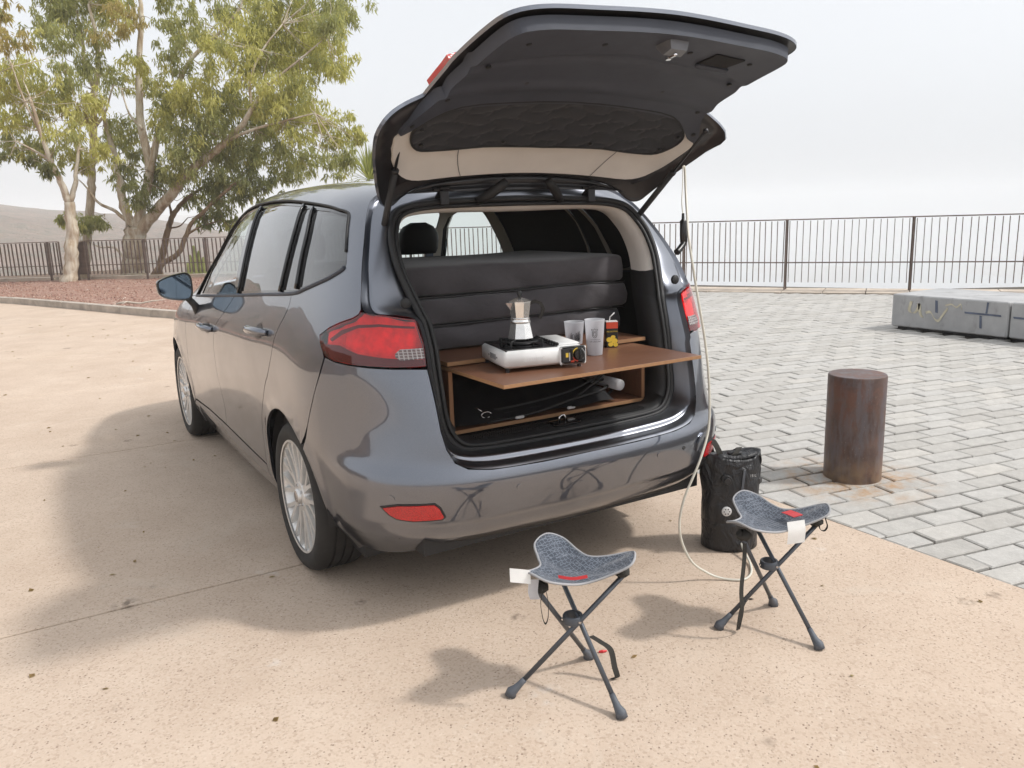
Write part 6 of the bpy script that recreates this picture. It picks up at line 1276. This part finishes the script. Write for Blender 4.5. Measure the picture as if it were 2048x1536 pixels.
def stool(label, feet, hub, sag, tops, hubxy):
    cx, cy_ = hubxy
    t = thing('folding_stool', label, 'stool', (cx, cy_, 0), 'tripod camping stools'); hubv = Vector((cx, cy_, hub))
    cor = []
    for (fx_, fy_), tp2 in zip(feet, tops):
        f_ = Vector((fx_, fy_, .018)); top = Vector((tp2[0], tp2[1], .395)); top = hubv * .12 + top * .88; top.z = .385; d = (top - f_) * .6; off = Vector((0, 0, 0)); cor.append(Vector((tp2[0], tp2[1], .43)))
        B().tube([f_ + d * .10, f_ + d, top], .0080, 12).build('leg', 'stool_tube', t, smooth=True)
        dd = (f_ - hubv).normalized(); ho = Vector((dd.x, dd.y, 0)).normalized()
        B().tube([f_ + d * .16 + off, f_ + d * .10 + off, f_ + d * .035 + off, f_ + off + ho * .006, f_ + off + ho * .012 + Vector((0, 0, -.016))], [.0094, .0100, .0125, .017, .019], 14).build('foot', 'stool_foot', t, smooth=True)
    B().lathe([(.030, -.014), (.033, -.012), (.033, .010), (.030, .014), (.024, .013), (.024, -.013), (.030, -.014)], 28, c=hubv, cap=False).build('hub_ring', 'stool_tube', t, auto=40)
    bl_ = B()
    for k in range(3): a = k * 2.094 + .6; bl_.lathe([(.005, -.003), (.005, .003), (.001, .004)], 10, c=hubv + Vector((.034 * math.cos(a), .034 * math.sin(a), 0)))
    bl_.build('rivets', 'steel', t)
    # seat: triangle with rounded pockets and slack middle
    ctr_ = sum(cor, Vector()) / 3
    for c_ in cor: c_.z = .442
    n_a, n_r = 96, 14; V = []; ang0 = [math.atan2(c_.y - ctr_.y, c_.x - ctr_.x) for c_ in cor]; rad = [math.hypot(c_.x - ctr_.x, c_.y - ctr_.y) for c_ in cor]
    order = sorted(range(3), key=lambda i: ang0[i])
    outl = []
    for q in range(3):
        i, j = order[q], order[(q + 1) % 3]; a, b = cor[i], cor[j]; ta = Vector((-(a - ctr_).y, (a - ctr_).x, 0)).normalized(); tb2 = Vector((-(b - ctr_).y, (b - ctr_).x, 0)).normalized()
        ra, rb2 = (a - ctr_).normalized(), (b - ctr_).normalized(); p1 = a + ta * .052 - ra * .018; p2 = b - tb2 * .052 - rb2 * .018; md_ = (a + b) / 2; front = md_.dot(Vector((.515, .857, 0))) < ctr_.dot(Vector((.515, .857, 0))) - .03; md_ = md_ + (ctr_ - md_) * (.0 if front else .03); md_.z = .424 - sag * (.95 if front else .5)
        p1.z = p2.z = .424; outl += [a, p1, p1.lerp(md_, .55) + Vector((0, 0, -.006)), md_, p2.lerp(md_, .55) + Vector((0, 0, -.006)), p2]
    O_ = crom([tuple(p) for p in outl], 7, True); n_a = len(O_)
    low = np.array([ctr_.x, ctr_.y, .430 - sag - .012])
    for r_ in np.linspace(0, 1, n_r):
        for p in O_:
            z = low[2] + (p[2] - low[2]) * r_ ** 1.9; x, y = low[0] + (p[0] - low[0]) * r_, low[1] + (p[1] - low[1]) * r_
            V.append((x, y, z + .0022 * math.sin(x * 70 + y * 40) * r_ * (1 - r_) * 4))
    so = mk('seat', V, grid_faces(n_r, n_a, True), 'stool_fabric', t, True)
    md = so.modifiers.new('thick', 'SOLIDIFY'); md.thickness = .003; md.offset = -1
    B().tube([tuple(p) for p in np.concatenate([O_, O_[:1]])], .0040, 8, cap=False).build('seat_piping', 'piping', t, smooth=True)
    for c_ in cor:
        u = (c_ - ctr_).normalized(); b_ = B(); cc_ = c_ - u * .042 + Vector((0, 0, -.058)); b_.box(cc_, (.050, .050, .040), rz=math.atan2(u.y, u.x), bev=.014); b_.build('pocket', 'webbing', t, auto=50)
    return t, cor, ctr_, so
vr = Vector((.857, -.515, 0)); va = Vector((.515, .857, 0))
t1, c1_, m1_, s1_ = stool('folding tripod stool nearest the camera with white tag on its left', [(-.64, -1.36), (-.43, -1.63), (-.32, -1.32)], .232, .052, [(-.268, -1.508), (-.405, -1.210), (-.615, -1.440)], (-.443, -1.412))
def wavy_tag(t, P, w, side, mat='white_paper', name='paper_tag'): B().strap(crom([tuple(p) for p in P], 5), w, side, th=.0004).build(name, mat, t)
lc = min(c1_, key=lambda c_: c_.dot(vr)); fcn = min(c1_, key=lambda c_: c_.dot(va))
wavy_tag(t1, [lc + Vector((0, 0, -.012)), lc - vr * .03 + Vector((0, 0, -.008)), lc - vr * .062 + Vector((0, 0, -.004))], .042, (0.1, .2, 1))
wavy_tag(t1, [lc + vr * .01 + Vector((0, 0, -.02)), lc + vr * .006 + Vector((0, 0, -.06)), lc + vr * .012 + Vector((0, 0, -.085))], .03, vr, 'frosted', 'plastic_tag')
B().strap(crom([tuple(lc + vr * a - va * .02 + Vector((0, 0, z))) for a, z in ((.035, -.045), (.028, -.09), (.034, -.14), (.042, -.155), (.050, -.13), (.050, -.08), (.045, -.05))], 5), .010, va, th=.0008).build('hanging_loop', 'webbing', t1)
B().strap(crom([(-.365, -1.40, .14), (-.340, -1.42, .120), (-.322, -1.45, .10), (-.322, -1.47, .05), (-.315, -1.475, .012), (-.325, -1.46, .004)], 6), .020, va * .5 + vr, th=.0008).build('carry_strap', 'webbing', t1)
rl = m1_ - va * .085 + vr * .0 ; wavy_tag(t1, [rl - vr * .045 + Vector((0, 0, -.028)), rl + Vector((0, 0, -.036)), rl + vr * .045 + Vector((0, 0, -.030))], .010, (0, .3, 1), 'red_plastic', 'red_label')
t2, c2_, m2_, s2_ = stool('folding tripod stool beside the black water bag with red label on seat', [(.21, -1.42), (.38, -1.70), (.49, -1.41)], .228, .052, [(.568, -1.575), (.440, -1.290), (.187, -1.505)], (.384, -1.477))
lc = min(c2_, key=lambda c_: c_.dot(vr)); rc = max(c2_, key=lambda c_: c_.dot(vr))
rl = m2_ + vr * .075 + Vector((0, 0, -.046)); B().strap([tuple(rl - vr * .004 + va * .03 + Vector((0, 0, .022))), tuple(rl + vr * .01 + Vector((0, 0, .024))), tuple(rl + vr * .018 - va * .035 + Vector((0, 0, .028)))], .034, vr + Vector((0, 0, .25)), th=.0012).build('red_label', 'red_plastic', t2)
wavy_tag(t2, [m2_ + vr * .07 - va * .075 + Vector((0, 0, -.020)), m2_ + vr * .072 - va * .085 + Vector((0, 0, -.055)), m2_ + vr * .07 - va * .085 + Vector((0, 0, -.10))], .062, vr + Vector((0, 0, .12)))
B().strap(crom([tuple(rc - va * .012 - vr * .02 + vr * a + Vector((0, 0, z))) for a, z in ((0, -.02), (-.012, -.06), (-.010, -.085), (.006, -.092), (.016, -.075), (.008, -.045), (.010, -.015))], 5), .010, va, th=.0008).build('hanging_loop', 'webbing', t2)
B().strap(crom([tuple(lc + Vector(v)) for v in ((.045, .01, -.05), (.038, .0, -.14), (.022, -.005, -.25), (.022, -.01, -.33), (.03, .01, -.405), (.05, .03, -.425), (.075, .04, -.36), (.115, .05, -.34), (.15, .06, -.355))], 6), .018, vr + va * .5, th=.0008).build('carry_strap', 'webbing', t2)
# small red scrap on the ground
B_ = B(); B_.tube([(-.262, -1.305, .004), (-.25, -1.312, .005), (-.235, -1.315, .004)], [.004, .006, .003], 6); tag(B_.build('plastic_scrap', 'red_plastic'), 'tiny red plastic scrap on the concrete beside the nearer stool', 'scrap')

# ------------------------------------------------------------------ haze: pale even air round everything
HAZE = 0.0013
hz_ = B().box((0, 0, -57), (4600, 4600, 190)).build('haze', 'white_paper')
n = NT('haze_air'); pv = n.new('ShaderNodeVolumePrincipled'); pv.inputs['Color'].default_value = (0.998, 0.998, 0.998, 1); pv.inputs['Density'].default_value = HAZE; pv.inputs['Anisotropy'].default_value = -0.1
n.t.links.new(pv.outputs[0], n.out.inputs['Volume']); hz_.data.materials.clear(); hz_.data.materials.append(n.m); tag(hz_, 'pale even haze filling the air over the whole scene', 'haze', kind='stuff')
